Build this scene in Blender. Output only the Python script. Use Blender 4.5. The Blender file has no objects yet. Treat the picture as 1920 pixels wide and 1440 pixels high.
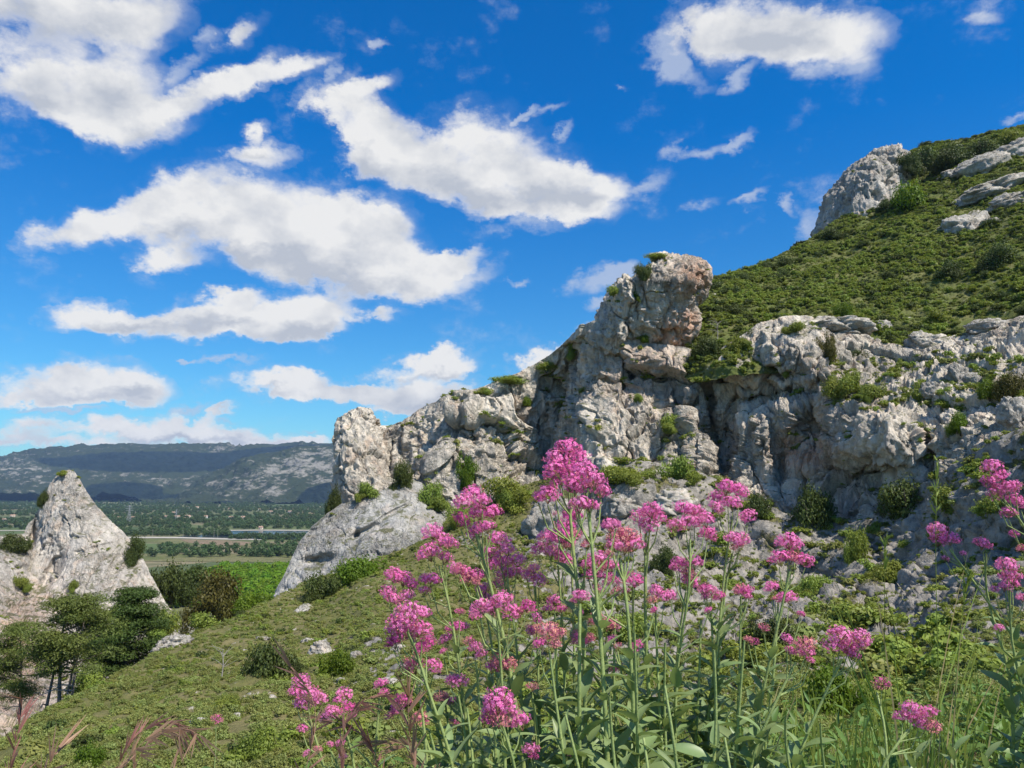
import bpy, bmesh, math, random
import numpy as np
from mathutils import Vector, Matrix, Euler
from mathutils.bvhtree import BVHTree

random.seed(7)
rng = np.random.default_rng(11)
S = bpy.context.scene
C = S.collection

# ------------------------------------------------------------------ camera
F_PX = 1478.0            # focal length in pixels of the 1920 px wide photograph
CX, CY = 960.0, 720.0
PITCH = math.atan2(195.0, F_PX)
PLAIN = -82.0            # valley floor below the eye
cam_d = bpy.data.cameras.new('camera')
cam_d.sensor_width = 36.0
cam_d.lens = 36.0 * F_PX / 1920.0
cam_d.clip_start = 0.05
cam_d.clip_end = 60000.0
cam = bpy.data.objects.new('camera', cam_d)
C.objects.link(cam)
cam.location = (0, 0, 0)
cam.rotation_euler = (math.pi / 2 + PITCH, 0, 0)
S.camera = cam

# ------------------------------------------------------------------ render settings, exposure
S.render.engine = 'CYCLES'
S.view_settings.view_transform = 'Standard'
S.view_settings.look = 'None'
S.view_settings.exposure = 0.38
S.view_settings.gamma = 1.0
S.view_settings.use_curve_mapping = False
S.cycles.max_bounces = 6
S.cycles.diffuse_bounces = 3
S.cycles.glossy_bounces = 2
S.cycles.transmission_bounces = 4
S.cycles.transparent_max_bounces = 6
S.cycles.volume_bounces = 0
S.cycles.caustics_reflective = False
S.cycles.caustics_refractive = False

# ------------------------------------------------------------------ sun and sky
SUN_EL, SUN_AZ = math.radians(54), math.radians(130)    # azimuth clockwise from +Y
SUN_DIR = Vector((math.cos(SUN_EL) * math.sin(SUN_AZ), math.cos(SUN_EL) * math.cos(SUN_AZ), math.sin(SUN_EL)))
sun_d = bpy.data.lights.new('sun', 'SUN')
sun_d.energy = 5.0
sun_d.angle = math.radians(0.55)
sun_d.color = (1.0, 0.935, 0.83)
sun = bpy.data.objects.new('sun', sun_d)
C.objects.link(sun)
sun.rotation_euler = SUN_DIR.to_track_quat('Z', 'Y').to_euler()

def cam_dir(px, py):
    X = (px - CX) / F_PX
    Y = -(py - CY) / F_PX
    ct, st = math.cos(PITCH), math.sin(PITCH)
    return X, ct - st * Y, st + ct * Y

def P(px, py, d):
    """World point seen in direction (px, py) at forward distance d."""
    x, y, z = cam_dir(px, py)
    s = d / y
    return np.stack([x * s, d + 0 * s, z * s], -1)

class NT:
    """Small helper for building node trees."""
    def __init__(self, tree):
        self.t = tree
        self.n = tree.nodes
        self.l = tree.links
    def new(self, typ, **kw):
        nd = self.n.new(typ)
        for k, v in kw.items():
            setattr(nd, k, v)
        return nd
    def link(self, a, b):
        self.l.new(a, b)
    def put(self, sock, v):
        if isinstance(v, bpy.types.NodeSocket):
            self.l.new(v, sock)
        else:
            sock.default_value = v
    def math(self, op, a, b=None, c=None, clamp=False):
        nd = self.new('ShaderNodeMath', operation=op, use_clamp=clamp)
        self.put(nd.inputs[0], a)
        if b is not None: self.put(nd.inputs[1], b)
        if c is not None: self.put(nd.inputs[2], c)
        return nd.outputs[0]
    def vmath(self, op, a, b=None, c=None, scale=None):
        nd = self.new('ShaderNodeVectorMath', operation=op)
        self.put(nd.inputs[0], a)
        if b is not None: self.put(nd.inputs[1], b)
        if c is not None: self.put(nd.inputs[2], c)
        if scale is not None: self.put(nd.inputs['Scale'], scale)
        return nd.outputs['Value'] if op in ('LENGTH', 'DOT_PRODUCT', 'DISTANCE') else nd.outputs[0]
    def noise(self, vec, scale, detail=6, rough=0.55, dist=0.0, out=0, typ=None):
        nd = self.new('ShaderNodeTexNoise')
        if typ: nd.noise_type = typ
        if vec is not None: self.put(nd.inputs['Vector'], vec)
        self.put(nd.inputs['Scale'], scale)
        self.put(nd.inputs['Detail'], detail)
        self.put(nd.inputs['Roughness'], rough)
        self.put(nd.inputs['Distortion'], dist)
        return nd.outputs[out]
    def voronoi(self, vec, scale, feature='F1', out='Distance', rnd=1.0):
        nd = self.new('ShaderNodeTexVoronoi', feature=feature)
        if vec is not None: self.put(nd.inputs['Vector'], vec)
        self.put(nd.inputs['Scale'], scale)
        self.put(nd.inputs['Randomness'], rnd)
        return nd.outputs[out]
    def smooth(self, v, a, b, c=0.0, d=1.0, typ='SMOOTHSTEP'):
        nd = self.new('ShaderNodeMapRange', interpolation_type=typ)
        self.put(nd.inputs[0], v)
        for i, q in enumerate((a, b, c, d)):
            self.put(nd.inputs[1 + i], q)
        return nd.outputs[0]
    def mix(self, fac, a, b, blend='MIX'):
        nd = self.new('ShaderNodeMix', data_type='RGBA', blend_type=blend)
        self.put(nd.inputs[0], fac)
        for s, v in ((nd.inputs[6], a), (nd.inputs[7], b)):
            if isinstance(v, bpy.types.NodeSocket):
                self.l.new(v, s)
            else:
                s.default_value = (v[0], v[1], v[2], 1.0)
        return nd.outputs[2]
    def ramp(self, v, stops):
        nd = self.new('ShaderNodeValToRGB')
        el = nd.color_ramp.elements
        while len(el) < len(stops):
            el.new(0.5)
        for e, (p, col) in zip(el, stops):
            e.position = p
            e.color = (col[0], col[1], col[2], 1)
        self.put(nd.inputs[0], v)
        return nd.outputs[0]

# clouds in the sky: (px, py, rx, ry, rotation) in the photograph's view, turned into directions
THICK = [
 (90,25,215,80,0),(265,40,100,75,0),(40,138,125,78,0),(200,165,150,80,-8),(270,235,125,52,5),(180,215,110,48,-15),(400,178,105,36,28),(480,140,85,36,30),
 (565,120,50,26,20),(455,58,60,32,42),
 (500,290,62,32,0),(480,250,20,22,0),
 (640,205,85,52,-35),(690,165,62,22,12),(700,255,100,62,-35),(790,305,130,66,-20),(910,265,110,86,0),(1010,320,150,78,-12),(1110,345,85,36,0),(1040,385,120,40,0),(930,360,170,52,-8),
 (140,435,110,40,12),(270,390,130,58,15),(410,370,140,74,0),(560,410,150,62,-8),(690,405,80,48,0),(500,455,250,48,-6),(640,500,190,58,-12),(760,530,140,46,4),(850,498,70,22,10),(320,485,85,26,-5),(660,450,110,60,-5),
 (190,592,105,27,0),(320,600,130,27,-2),(470,590,145,45,0),(575,592,80,46,0),(520,622,120,20,0),(440,555,60,22,10),
 (700,598,55,15,0),
 (90,722,165,32,0),(190,706,100,38,0),(275,726,55,30,0),(120,745,150,13,0),
 (495,716,92,28,0),(570,722,95,26,-5),(795,690,108,26,8),(845,682,55,26,0),(720,738,110,24,0),(835,745,110,38,0),(640,735,90,18,0),(770,768,90,10,0),
 (70,799,80,22,0),(300,803,95,28,0),(205,808,85,22,0),(375,812,80,28,0),(480,824,110,22,0),(560,832,65,13,0),(30,828,110,18,0),(200,838,140,14,0),(400,768,50,14,20),
 (1000,682,58,20,18),(1075,640,40,14,35),
 (1425,45,165,62,0),(1565,55,95,60,10),(1330,85,75,58,-35),(1470,95,130,40,-4),
]
WISP = [
 (1250,75,50,70,-20),(1300,140,60,26,-40),(1395,152,65,18,35),(1540,130,70,30,10),(1600,110,40,50,0),(1270,130,30,40,0),
 (1320,280,95,18,4),(1400,262,45,13,38),(1030,195,60,18,22),(1165,156,30,11,-20),(1320,378,50,22,10),(1405,372,38,13,30),(1466,376,16,24,0),
 (720,78,26,12,0),(1840,30,40,18,0),(1905,224,45,10,20),(415,676,75,11,0),(350,672,20,6,0),
 (1100,520,100,28,22),(1155,503,55,18,10),(1120,566,60,18,28),(1200,340,75,20,18),(1010,425,110,22,8),(880,520,80,22,8),
 (480,245,35,24,20),(395,70,40,30,30),(372,118,45,26,20),(610,140,20,40,0),(1510,415,60,40,0),(990,525,30,10,0),
 (60,838,120,18,0),(240,835,160,16,0),(40,822,80,16,0),(345,768,65,13,22),(405,785,60,13,0),(582,806,26,10,0),(80,762,75,10,0),(150,770,60,8,0),
 (335,150,45,26,10),(650,600,40,14,0),(980,215,40,12,50),(1060,255,20,50,-20),
]
BELLY = [
 (560,505,190,45,-6),(330,440,130,22,8),(670,545,130,32,-8),(430,470,120,25,0),
 (560,628,100,18,0),(250,606,80,12,0),(420,605,100,14,0),
 (830,350,130,40,-14),(960,385,100,30,-6),(700,300,60,30,-35),(1090,370,70,22,0),
 (150,740,170,17,0),(250,722,60,10,0),(130,45,150,55,0),(50,190,90,22,0),(240,190,120,40,0),(300,262,90,26,0),
 (505,300,50,14,0),(500,732,90,10,0),(840,758,110,18,0),(800,702,80,9,0),(1450,90,120,40,0),(1330,130,60,30,-30),(330,824,180,9,0),
]
world = bpy.data.worlds.new('World')
S.world = world
world.use_nodes = True
w = NT(world.node_tree)
w.n.clear()
geo = w.new('ShaderNodeTexCoord').outputs['Generated']
sky = w.new('ShaderNodeTexSky', sky_type='NISHITA')
sky.sun_disc = False
sky.sun_elevation = SUN_EL
sky.sun_rotation = SUN_AZ
sky.altitude = 200
sky.air_density = 1.0
sky.dust_density = 0.4
sky.ozone_density = 2.2
hs = w.new('ShaderNodeHueSaturation')
hs.inputs['Saturation'].default_value = 1.12
hs.inputs['Hue'].default_value = 0.5
w.link(sky.outputs[0], hs.inputs['Color'])
sep = w.new('ShaderNodeSeparateXYZ'); w.put(sep.inputs[0], geo)
gx, gy, gz = sep.outputs
blue = w.mix(w.smooth(gz, 0.0, 0.42, typ='LINEAR'), (0.48, 0.86, 1.0), (0.0, 0.71, 1.27))
blue = w.mix(1.0, hs.outputs[0], blue, 'MULTIPLY')
front = w.smooth(gy, 0.12, 0.35)
ysafe = w.math('MAXIMUM', gy, 0.05)
cmb = w.new('ShaderNodeCombineXYZ')
w.link(w.math('DIVIDE', gx, ysafe), cmb.inputs[0])
w.link(w.math('DIVIDE', gz, ysafe), cmb.inputs[1])
uv = cmb.outputs[0]
# billowing edges: the lookup is displaced by fractal noise of the sky direction
stretch = w.vmath('MULTIPLY', geo, (1.0, 1.0, 1.45))
n1 = w.noise(stretch, 7.0, 5, 0.6, out=1)
n2 = w.noise(stretch, 26.0, 5, 0.65, out=1)
off1 = w.vmath('SUBTRACT', n1, (0.5, 0.5, 0.5))
off2 = w.vmath('SUBTRACT', n2, (0.5, 0.5, 0.5))
uvw = w.vmath('MULTIPLY_ADD', off1, (0.11, 0.07, 0.0), uv)
uvw = w.vmath('MULTIPLY_ADD', off2, (0.065, 0.045, 0.0), uvw)
uvw = w.vmath('MULTIPLY', uvw, (1, 1, 0))
def blobs(lst):
    fld = None
    for (px, py, rx, ry, rot) in lst:
        x, y, z = cam_dir(px, py)
        mp = w.new('ShaderNodeMapping', vector_type='TEXTURE')
        w.link(uvw, mp.inputs['Vector'])
        mp.inputs['Location'].default_value = (x / y, z / y, 0)
        mp.inputs['Rotation'].default_value = (0, 0, math.radians(rot))
        k = 1.27 / F_PX
        mp.inputs['Scale'].default_value = (rx * k, ry * k, 1)
        g = w.new('ShaderNodeTexGradient', gradient_type='SPHERICAL')
        w.link(mp.outputs[0], g.inputs[0])
        fld = g.outputs['Fac'] if fld is None else w.math('ADD', fld, g.outputs['Fac'])
    return fld
FT, FW, FB = blobs(THICK), blobs(WISP), blobs(BELLY)
# the rest of the sky: scattered clouds of the same kind
gen = w.noise(w.vmath('MULTIPLY', geo, (1, 1, 2.2)), 2.6, 4, 0.5)
outside = w.math('SUBTRACT', 1.0, w.math('MULTIPLY', front, w.math('MULTIPLY',
          w.smooth(w.math('ABSOLUTE', w.math('DIVIDE', gx, ysafe)), 0.95, 0.72), w.smooth(w.math('DIVIDE', gz, ysafe), 0.95, 0.70))))
FG = w.math('MULTIPLY', w.math('MULTIPLY', w.smooth(gen, 0.50, 0.72, typ='LINEAR'), outside), w.smooth(gz, 0.0, 0.15))
FT2 = w.math('ADD', w.math('MULTIPLY', FT, front), FG)
fb = w.noise(stretch, 13.0, 11, 0.64)
fbc = w.math('SUBTRACT', fb, 0.5)
hole = w.noise(stretch, 5.0, 4, 0.55)
dT = w.math('MULTIPLY_ADD', fbc, 1.75, w.math('SUBTRACT', w.math('MINIMUM', FT2, 0.95), w.math('MULTIPLY', w.smooth(hole, 0.50, 0.70), 0.32)))
alphaT = w.smooth(dT, 0.02, 0.80)
dW = w.math('MULTIPLY_ADD', fbc, 2.3, w.math('MULTIPLY', FW, front))
alphaW = w.math('MULTIPLY', w.smooth(dW, 0.16, 1.1), 0.72)
fringe = w.math('MULTIPLY', w.smooth(w.math('MULTIPLY_ADD', fbc, 0.9, dT), -0.30, 0.75), w.math('MULTIPLY', w.smooth(hole, 0.75, 0.35), 0.5))
alpha = w.math('MAXIMUM', w.math('MAXIMUM', alphaT, alphaW), w.math('MULTIPLY', fringe, w.smooth(FT2, 0.0, 0.12)))
# bright billows on top, grey undersides where the cloud is thick
fb2 = w.noise(w.vmath('ADD', stretch, (0.0, 0.0, -0.02)), 12.0, 7, 0.55)
fb3 = w.noise(w.vmath('ADD', stretch, (0.02, 0.0, 0.035)), 12.0, 7, 0.55)
relief_n = w.math('SUBTRACT', fb2, fb3)
shade = w.math('MULTIPLY_ADD', w.math('ADD', FB, w.math('MULTIPLY', fbc, -0.9)), 0.95, w.math('MULTIPLY_ADD', relief_n, -2.6, 0.10), clamp=True)
shade = w.math('MULTIPLY', shade, w.smooth(dT, 0.3, 0.7))
ccol = w.mix(shade, (6.6, 6.6, 6.6), (3.9, 4.2, 4.8))
wcol = (4.0, 4.6, 5.8)
ccol = w.mix(w.smooth(alphaT, 0.0, 0.6), wcol, ccol)
final = w.mix(alpha, blue, ccol)
bg = w.new('ShaderNodeBackground')
bg.inputs['Strength'].default_value = 0.1
w.link(final, bg.inputs[0])
wo = w.new('ShaderNodeOutputWorld')
w.link(bg.outputs[0], wo.inputs[0])
world.cycles.sampling_method = 'MANUAL'
world.cycles.sample_map_resolution = 512

# ------------------------------------------------------------------ vectorised noise
_perm = np.random.default_rng(3).permutation(256).astype(np.int32)
_perm = np.concatenate([_perm, _perm, _perm])
_grad = np.random.default_rng(4).normal(size=(256, 3)).astype(np.float32)
_grad /= np.linalg.norm(_grad, axis=1)[:, None]
_rnd = np.random.default_rng(5).random((256, 4)).astype(np.float32)

def _h(ix, iy, iz):
    return _perm[_perm[_perm[ix & 255] + (iy & 255)] + (iz & 255)]

def perlin(p):
    p = np.asarray(p, np.float32)
    i = np.floor(p).astype(np.int32)
    f = p - i
    u = f * f * f * (f * (f * 6 - 15) + 10)
    res = None
    out = 0
    for dx in (0, 1):
        wx = u[:, 0] if dx else 1 - u[:, 0]
        for dy in (0, 1):
            wy = u[:, 1] if dy else 1 - u[:, 1]
            for dz in (0, 1):
                wz = u[:, 2] if dz else 1 - u[:, 2]
                g = _grad[_h(i[:, 0] + dx, i[:, 1] + dy, i[:, 2] + dz)]
                dot = g[:, 0] * (f[:, 0] - dx) + g[:, 1] * (f[:, 1] - dy) + g[:, 2] * (f[:, 2] - dz)
                out = out + wx * wy * wz * dot
    return out * 1.5

def fbm(p, octaves=5, gain=0.5, lac=2.03):
    p = np.asarray(p, np.float32)
    a, s, out = 1.0, 1.0, 0
    for k in range(octaves):
        out = out + a * perlin(p * s + 17.3 * k)
        a *= gain
        s *= lac
    return out

def ridged(p, octaves=4, gain=0.5, lac=2.1):
    p = np.asarray(p, np.float32)
    a, s, out = 1.0, 1.0, 0
    for k in range(octaves):
        out = out + a * (1 - 2 * np.abs(perlin(p * s + 9.1 * k)))
        a *= gain
        s *= lac
    return out

def worley(p):
    """Nearest and second-nearest cell distance random numbers of the nearest cell and the tilt of its face."""
    p = np.asarray(p, np.float32)
    i = np.floor(p).astype(np.int32)
    f = p - i
    f1 = np.full(len(p), 9.0, np.float32); f2 = f1.copy(); rid = np.zeros((len(p), 2), np.float32); tl = np.zeros(len(p), np.float32)
    for dx in (-1, 0, 1):
        for dy in (-1, 0, 1):
            for dz in (-1, 0, 1):
                hh = _h(i[:, 0] + dx, i[:, 1] + dy, i[:, 2] + dz)
                r = _rnd[hh]; g = _grad[hh]
                ex, ey, ez = dx + r[:, 0] - f[:, 0], dy + r[:, 1] - f[:, 1], dz + r[:, 2] - f[:, 2]
                d = np.sqrt(ex * ex + ey * ey + ez * ez)
                near = d < f1
                f2 = np.where(near, f1, np.minimum(f2, d))
                rid = np.where(near[:, None], r[:, 2:4], rid)
                tl = np.where(near, ex * g[:, 0] + ey * g[:, 1] + ez * g[:, 2], tl)
                f1 = np.where(near, d, f1)
    return f1, f2, rid, tl

def sstep(a, b, x):
    t = np.clip((x - a) / (b - a), 0, 1)
    return t * t * (3 - 2 * t)

def tps(pts, lam=1e-3):
    """Thin-plate spline through rows (x, y, value); returns f(x, y)."""
    pts = np.asarray(pts, float)
    sc = 400.0
    X = pts[:, :2] / sc
    n = len(X)
    r2 = ((X[:, None] - X[None]) ** 2).sum(-1)
    K = 0.5 * r2 * np.log(r2 + 1e-12) + lam * np.eye(n)
    Pm = np.hstack([np.ones((n, 1)), X])
    A = np.block([[K, Pm], [Pm.T, np.zeros((3, 3))]])
    sol = np.linalg.solve(A, np.concatenate([pts[:, 2], np.zeros(3)]))
    def f(x, y):
        sh = np.shape(x)
        q = np.stack([np.ravel(x), np.ravel(y)], -1) / sc
        out = sol[n] + q @ sol[n + 1:]
        for k in range(n):
            d2 = ((q - X[k]) ** 2).sum(-1)
            out = out + sol[k] * 0.5 * d2 * np.log(d2 + 1e-12)
        return out.reshape(sh)
    return f

def mesh_from(name, V, F, mats, attrs=None, smooth=True, mat_idx=None):
    """Mesh from vertex array V and quad/tri index array F (all faces one size)."""
    me = bpy.data.meshes.new(name)
    V = np.ascontiguousarray(V, np.float32); F = np.ascontiguousarray(F, np.int32)
    k = F.shape[1]
    me.vertices.add(len(V)); me.vertices.foreach_set('co', V.ravel())
    me.loops.add(F.size); me.loops.foreach_set('vertex_index', F.ravel())
    me.polygons.add(len(F))
    me.polygons.foreach_set('loop_start', np.arange(0, F.size, k, dtype=np.int32))
    me.polygons.foreach_set('loop_total', np.full(len(F), k, np.int32))
    if smooth: me.polygons.foreach_set('use_smooth', np.ones(len(F), bool))
    for m in (mats if isinstance(mats, (list, tuple)) else [mats]):
        me.materials.append(m)
    if mat_idx is not None: me.polygons.foreach_set('material_index', np.ascontiguousarray(mat_idx, np.int32))
    for a, v in (attrs or {}).items():
        at = me.attributes.new(a, 'FLOAT', 'POINT'); at.data.foreach_set('value', np.ascontiguousarray(v, np.float32))
    me.update(calc_edges=True); me.validate()
    return me

def put(name, me, label=None, cat=None, group=None, kind=None, parent=None, loc=None):
    o = bpy.data.objects.new(name, me)
    C.objects.link(o)
    if parent is not None: o.parent = parent
    if loc is not None: o.location = loc
    if label: o['label'] = label
    if cat: o['category'] = cat
    if group: o['group'] = group
    if kind: o['kind'] = kind
    return o

def grid_faces(nr, nc, closed=False):
    r = np.arange(nr - 1)[:, None]; c = np.arange(nc - (0 if closed else 1))[None]
    c2 = (c + 1) % nc
    a = r * nc + c; b = r * nc + c2; d = (r + 1) * nc + c2; e = (r + 1) * nc + c
    return np.stack([a + 0 * c, e + 0 * c, d, b], -1).reshape(-1, 4)

def grid_normals(G):
    """Normals of a (rows, cols, 3) grid of points, turned towards the camera at the origin."""
    du = np.gradient(G, axis=1); dv = np.gradient(G, axis=0)
    n = np.cross(du, dv); n /= np.linalg.norm(n, axis=-1, keepdims=True) + 1e-9
    s = np.sign((n * -G).sum(-1, keepdims=True)); s[s == 0] = 1
    return n * s

TERRAIN = []     # (V, F) of everything the plants may stand on

def remember(V, F, tag):
    TERRAIN.append((tag, np.asarray(V, np.float32), np.asarray(F, np.int32)))

# ------------------------------------------------------------------ materials
def mat(name):
    m = bpy.data.materials.new(name)
    m.use_nodes = True
    t = NT(m.node_tree)
    t.n.clear()
    out = t.new('ShaderNodeOutputMaterial')
    return m, t, out

def finish(t, out, color, rough=0.9, bump=None, bump_dist=0.1, bump_str=1.0, spec=0.2):
    b = t.new('ShaderNodeBsdfPrincipled')
    t.put(b.inputs['Base Color'], color if isinstance(color, bpy.types.NodeSocket) else (*color, 1))
    t.put(b.inputs['Roughness'], rough)
    t.put(b.inputs['Specular IOR Level'], spec)
    if bump is not None:
        bp = t.new('ShaderNodeBump')
        bp.inputs['Distance'].default_value = bump_dist
        bp.inputs['Strength'].default_value = bump_str
        t.link(bump, bp.inputs['Height'])
        t.link(bp.outputs[0], b.inputs['Normal'])
    t.link(b.outputs[0], out.inputs[0])
    return b

def rock_material(name, base=(0.66, 0.585, 0.485), scale=1.0, streak=1.0, green=True, warm=1.0):
    m, t, out = mat(name)
    pos = t.new('ShaderNodeNewGeometry').outputs['Position']
    big = t.noise(pos, 0.16 * scale, 6, 0.6)
    mid = t.noise(pos, 0.9 * scale, 8, 0.65)
    fine = t.noise(pos, 5.0 * scale, 6, 0.7)
    lightc = base
    col = t.mix(t.smooth(mid, 0.38, 0.62), tuple(c * 0.72 for c in base), lightc)
    col = t.mix(t.math('MULTIPLY', t.smooth(big, 0.50, 0.62), 0.5), col, tuple(c * 0.55 for c in base))
    # warm and pinkish weathering
    wn = t.noise(pos, 0.22 * scale, 4, 0.55, out=0)
    wn2 = t.noise(t.vmath('ADD', pos, (31, 7, 12)), 0.5 * scale, 5, 0.6)
    col = t.mix(t.math('MULTIPLY', t.smooth(wn2, 0.52, 0.66), 0.55 * warm), col, (0.57, 0.42, 0.31))
    tint = t.new('ShaderNodeAttribute'); tint.attribute_name = 'tint'
    tn = t.math('MULTIPLY', tint.outputs['Fac'], t.smooth(mid, 0.3, 0.6))
    col = t.mix(tn, col, (0.50, 0.29, 0.19))
    # grey-blue algae streaks that run down the faces
    st = t.noise(t.vmath('MULTIPLY', pos, (1.1, 1.1, 0.16)), 0.9 * scale, 6, 0.62)
    col = t.mix(t.math('MULTIPLY', t.smooth(st, 0.50, 0.66), 0.62 * streak), col, (0.165, 0.163, 0.158))
    # lichen freckles
    col = t.mix(t.math('MULTIPLY', t.smooth(fine, 0.56, 0.70), 0.5), col, (0.17, 0.17, 0.16))
    col = t.mix(t.math('MULTIPLY', t.smooth(t.noise(pos, 2.2 * scale, 5, 0.7), 0.60, 0.70), 0.45), col, (0.62, 0.60, 0.55))
    if green:
        nz = t.new('ShaderNodeSeparateXYZ'); t.link(t.new('ShaderNodeNewGeometry').outputs['Normal'], nz.inputs[0])
        flat = t.smooth(nz.outputs[2], 0.55, 0.85)
        gm = t.math('MULTIPLY', flat, t.smooth(t.noise(pos, 0.8 * scale, 5, 0.65), 0.46, 0.58))
        col = t.mix(t.math('MULTIPLY', gm, 0.85), col, (0.10, 0.105, 0.04))
    crack = t.voronoi(t.vmath('MULTIPLY_ADD', t.noise(pos, 1.2 * scale, 4, 0.6, out=1), (1.2, 1.2, 1.2), pos), 0.55 * scale, 'DISTANCE_TO_EDGE')
    ck = t.smooth(crack, 0.0, 0.05)
    crack2 = t.voronoi(t.vmath('MULTIPLY_ADD', t.noise(pos, 0.5 * scale, 5, 0.65, out=1), (3.0, 3.0, 3.0), t.vmath('MULTIPLY', pos, (1, 1, 0.6))), 0.20 * scale, 'DISTANCE_TO_EDGE')
    ck2 = t.smooth(crack2, 0.0, 0.022)
    col = t.mix(t.math('MULTIPLY', t.math('SUBTRACT', 1.0, t.math('MULTIPLY_ADD', ck, 0.35, t.math('MULTIPLY', ck2, 0.65))), t.math('MULTIPLY', t.smooth(t.noise(t.vmath('ADD', pos, (3, 40, 9)), 0.3 * scale, 4, 0.6), 0.45, 0.62), 0.8)), col, (0.10, 0.095, 0.085))
    h = t.math('MULTIPLY_ADD', mid, 0.8, t.math('MULTIPLY', fine, 0.36))
    crease = t.math('ABSOLUTE', t.math('SUBTRACT', t.noise(t.vmath('MULTIPLY', pos, (1, 1, 0.55)), 1.1 * scale, 5, 0.6, 0.6), 0.5))
    h = t.math('MULTIPLY_ADD', t.smooth(crease, 0.0, 0.10), 0.55, h)
    h = t.math('MULTIPLY_ADD', t.noise(pos, 2.4 * scale, 5, 0.75), 0.55, h)
    h = t.math('MULTIPLY_ADD', ck2, 0.15, h)
    h = t.math('MULTIPLY_ADD', ck, 0.06, h)
    h = t.math('MULTIPLY_ADD', st, 0.35, h)
    rough_zone = t.smooth(t.noise(t.vmath('ADD', pos, (50, 20, 70)), 0.10 * scale, 4, 0.55), 0.40, 0.60, 0.30, 1.15)
    h = t.math('MULTIPLY', h, rough_zone)
    finish(t, out, col, 0.92, h, 0.40 / scale, 0.9, 0.15)
    return m

def ground_material(name, c1, c2, c3, scale=1.0, pebble=(0.42, 0.39, 0.33), peb=0.62):
    m, t, out = mat(name)
    pos = t.new('ShaderNodeNewGeometry').outputs['Position']
    a = t.noise(pos, 0.25 * scale, 6, 0.6)
    b = t.noise(pos, 2.5 * scale, 6, 0.7)
    col = t.mix(t.smooth(a, 0.4, 0.6), c1, c2)
    col = t.mix(t.math('MULTIPLY', t.smooth(b, 0.45, 0.65), 0.6), col, c3)
    pv = t.noise(t.vmath('ADD', pos, (5, 3, 9)), 0.7 * scale, 7, 0.7)
    col = t.mix(t.smooth(pv, peb, peb + 0.06), col, pebble)
    h = t.math('ADD', b, t.math('MULTIPLY', pv, 0.7))
    finish(t, out, col, 0.95, h, 0.25 / scale, 0.8, 0.1)
    return m

def leaf_material(name, c_dark, c_light, trans=0.35, noise_scale=1.2, rough=0.55, vary=0.5, spec=0.25, coord='pos'):
    m, t, out = mat(name)
    oi = t.new('ShaderNodeObjectInfo')
    pos = t.new('ShaderNodeNewGeometry').outputs['Position']
    rnd = t.new('ShaderNodeNewGeometry').outputs['Random Per Island']
    n = t.noise(pos, noise_scale, 3, 0.6)
    n2 = t.noise(pos, noise_scale * 0.12, 3, 0.6)
    f = t.math('ADD', t.math('MULTIPLY', rnd, 0.45), t.math('MULTIPLY', t.smooth(n, 0.3, 0.7), 0.35))
    f = t.math('MULTIPLY_ADD', t.math('SUBTRACT', n2, 0.5), 1.1, f)
    f = t.math('MULTIPLY_ADD', oi.outputs['Random'], 0.4 * vary, f, clamp=True)
    col = t.mix(f, c_dark, c_light)
    hsv = t.new('ShaderNodeHueSaturation')
    t.link(t.math('MULTIPLY_ADD', oi.outputs['Random'], 0.05 * vary, 0.5 - 0.025 * vary), hsv.inputs['Hue'])
    t.link(col, hsv.inputs['Color'])
    col = hsv.outputs[0]
    b = t.new('ShaderNodeBsdfPrincipled')
    t.link(col, b.inputs['Base Color'])
    b.inputs['Roughness'].default_value = rough
    b.inputs['Specular IOR Level'].default_value = spec
    tr = t.new('ShaderNodeBsdfTranslucent')
    t.link(t.mix(0.5, col, (c_light[0] * 1.5, c_light[1] * 1.5, c_light[2] * 0.8)), tr.inputs[0])
    mx = t.new('ShaderNodeMixShader'); mx.inputs[0].default_value = trans
    t.link(b.outputs[0], mx.inputs[1]); t.link(tr.outputs[0], mx.inputs[2])
    t.link(mx.outputs[0], out.inputs[0])
    return m

def plain_material(name, c1, c2, scale=4.0, rough=0.8, spec=0.2):
    m, t, out = mat(name)
    tc = t.new('ShaderNodeNewGeometry').outputs['Position']
    n = t.noise(tc, scale, 5, 0.65)
    finish(t, out, t.mix(t.smooth(n, 0.35, 0.65), c1, c2), rough, n, 0.3 / scale, 0.5, spec)
    return m

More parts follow.
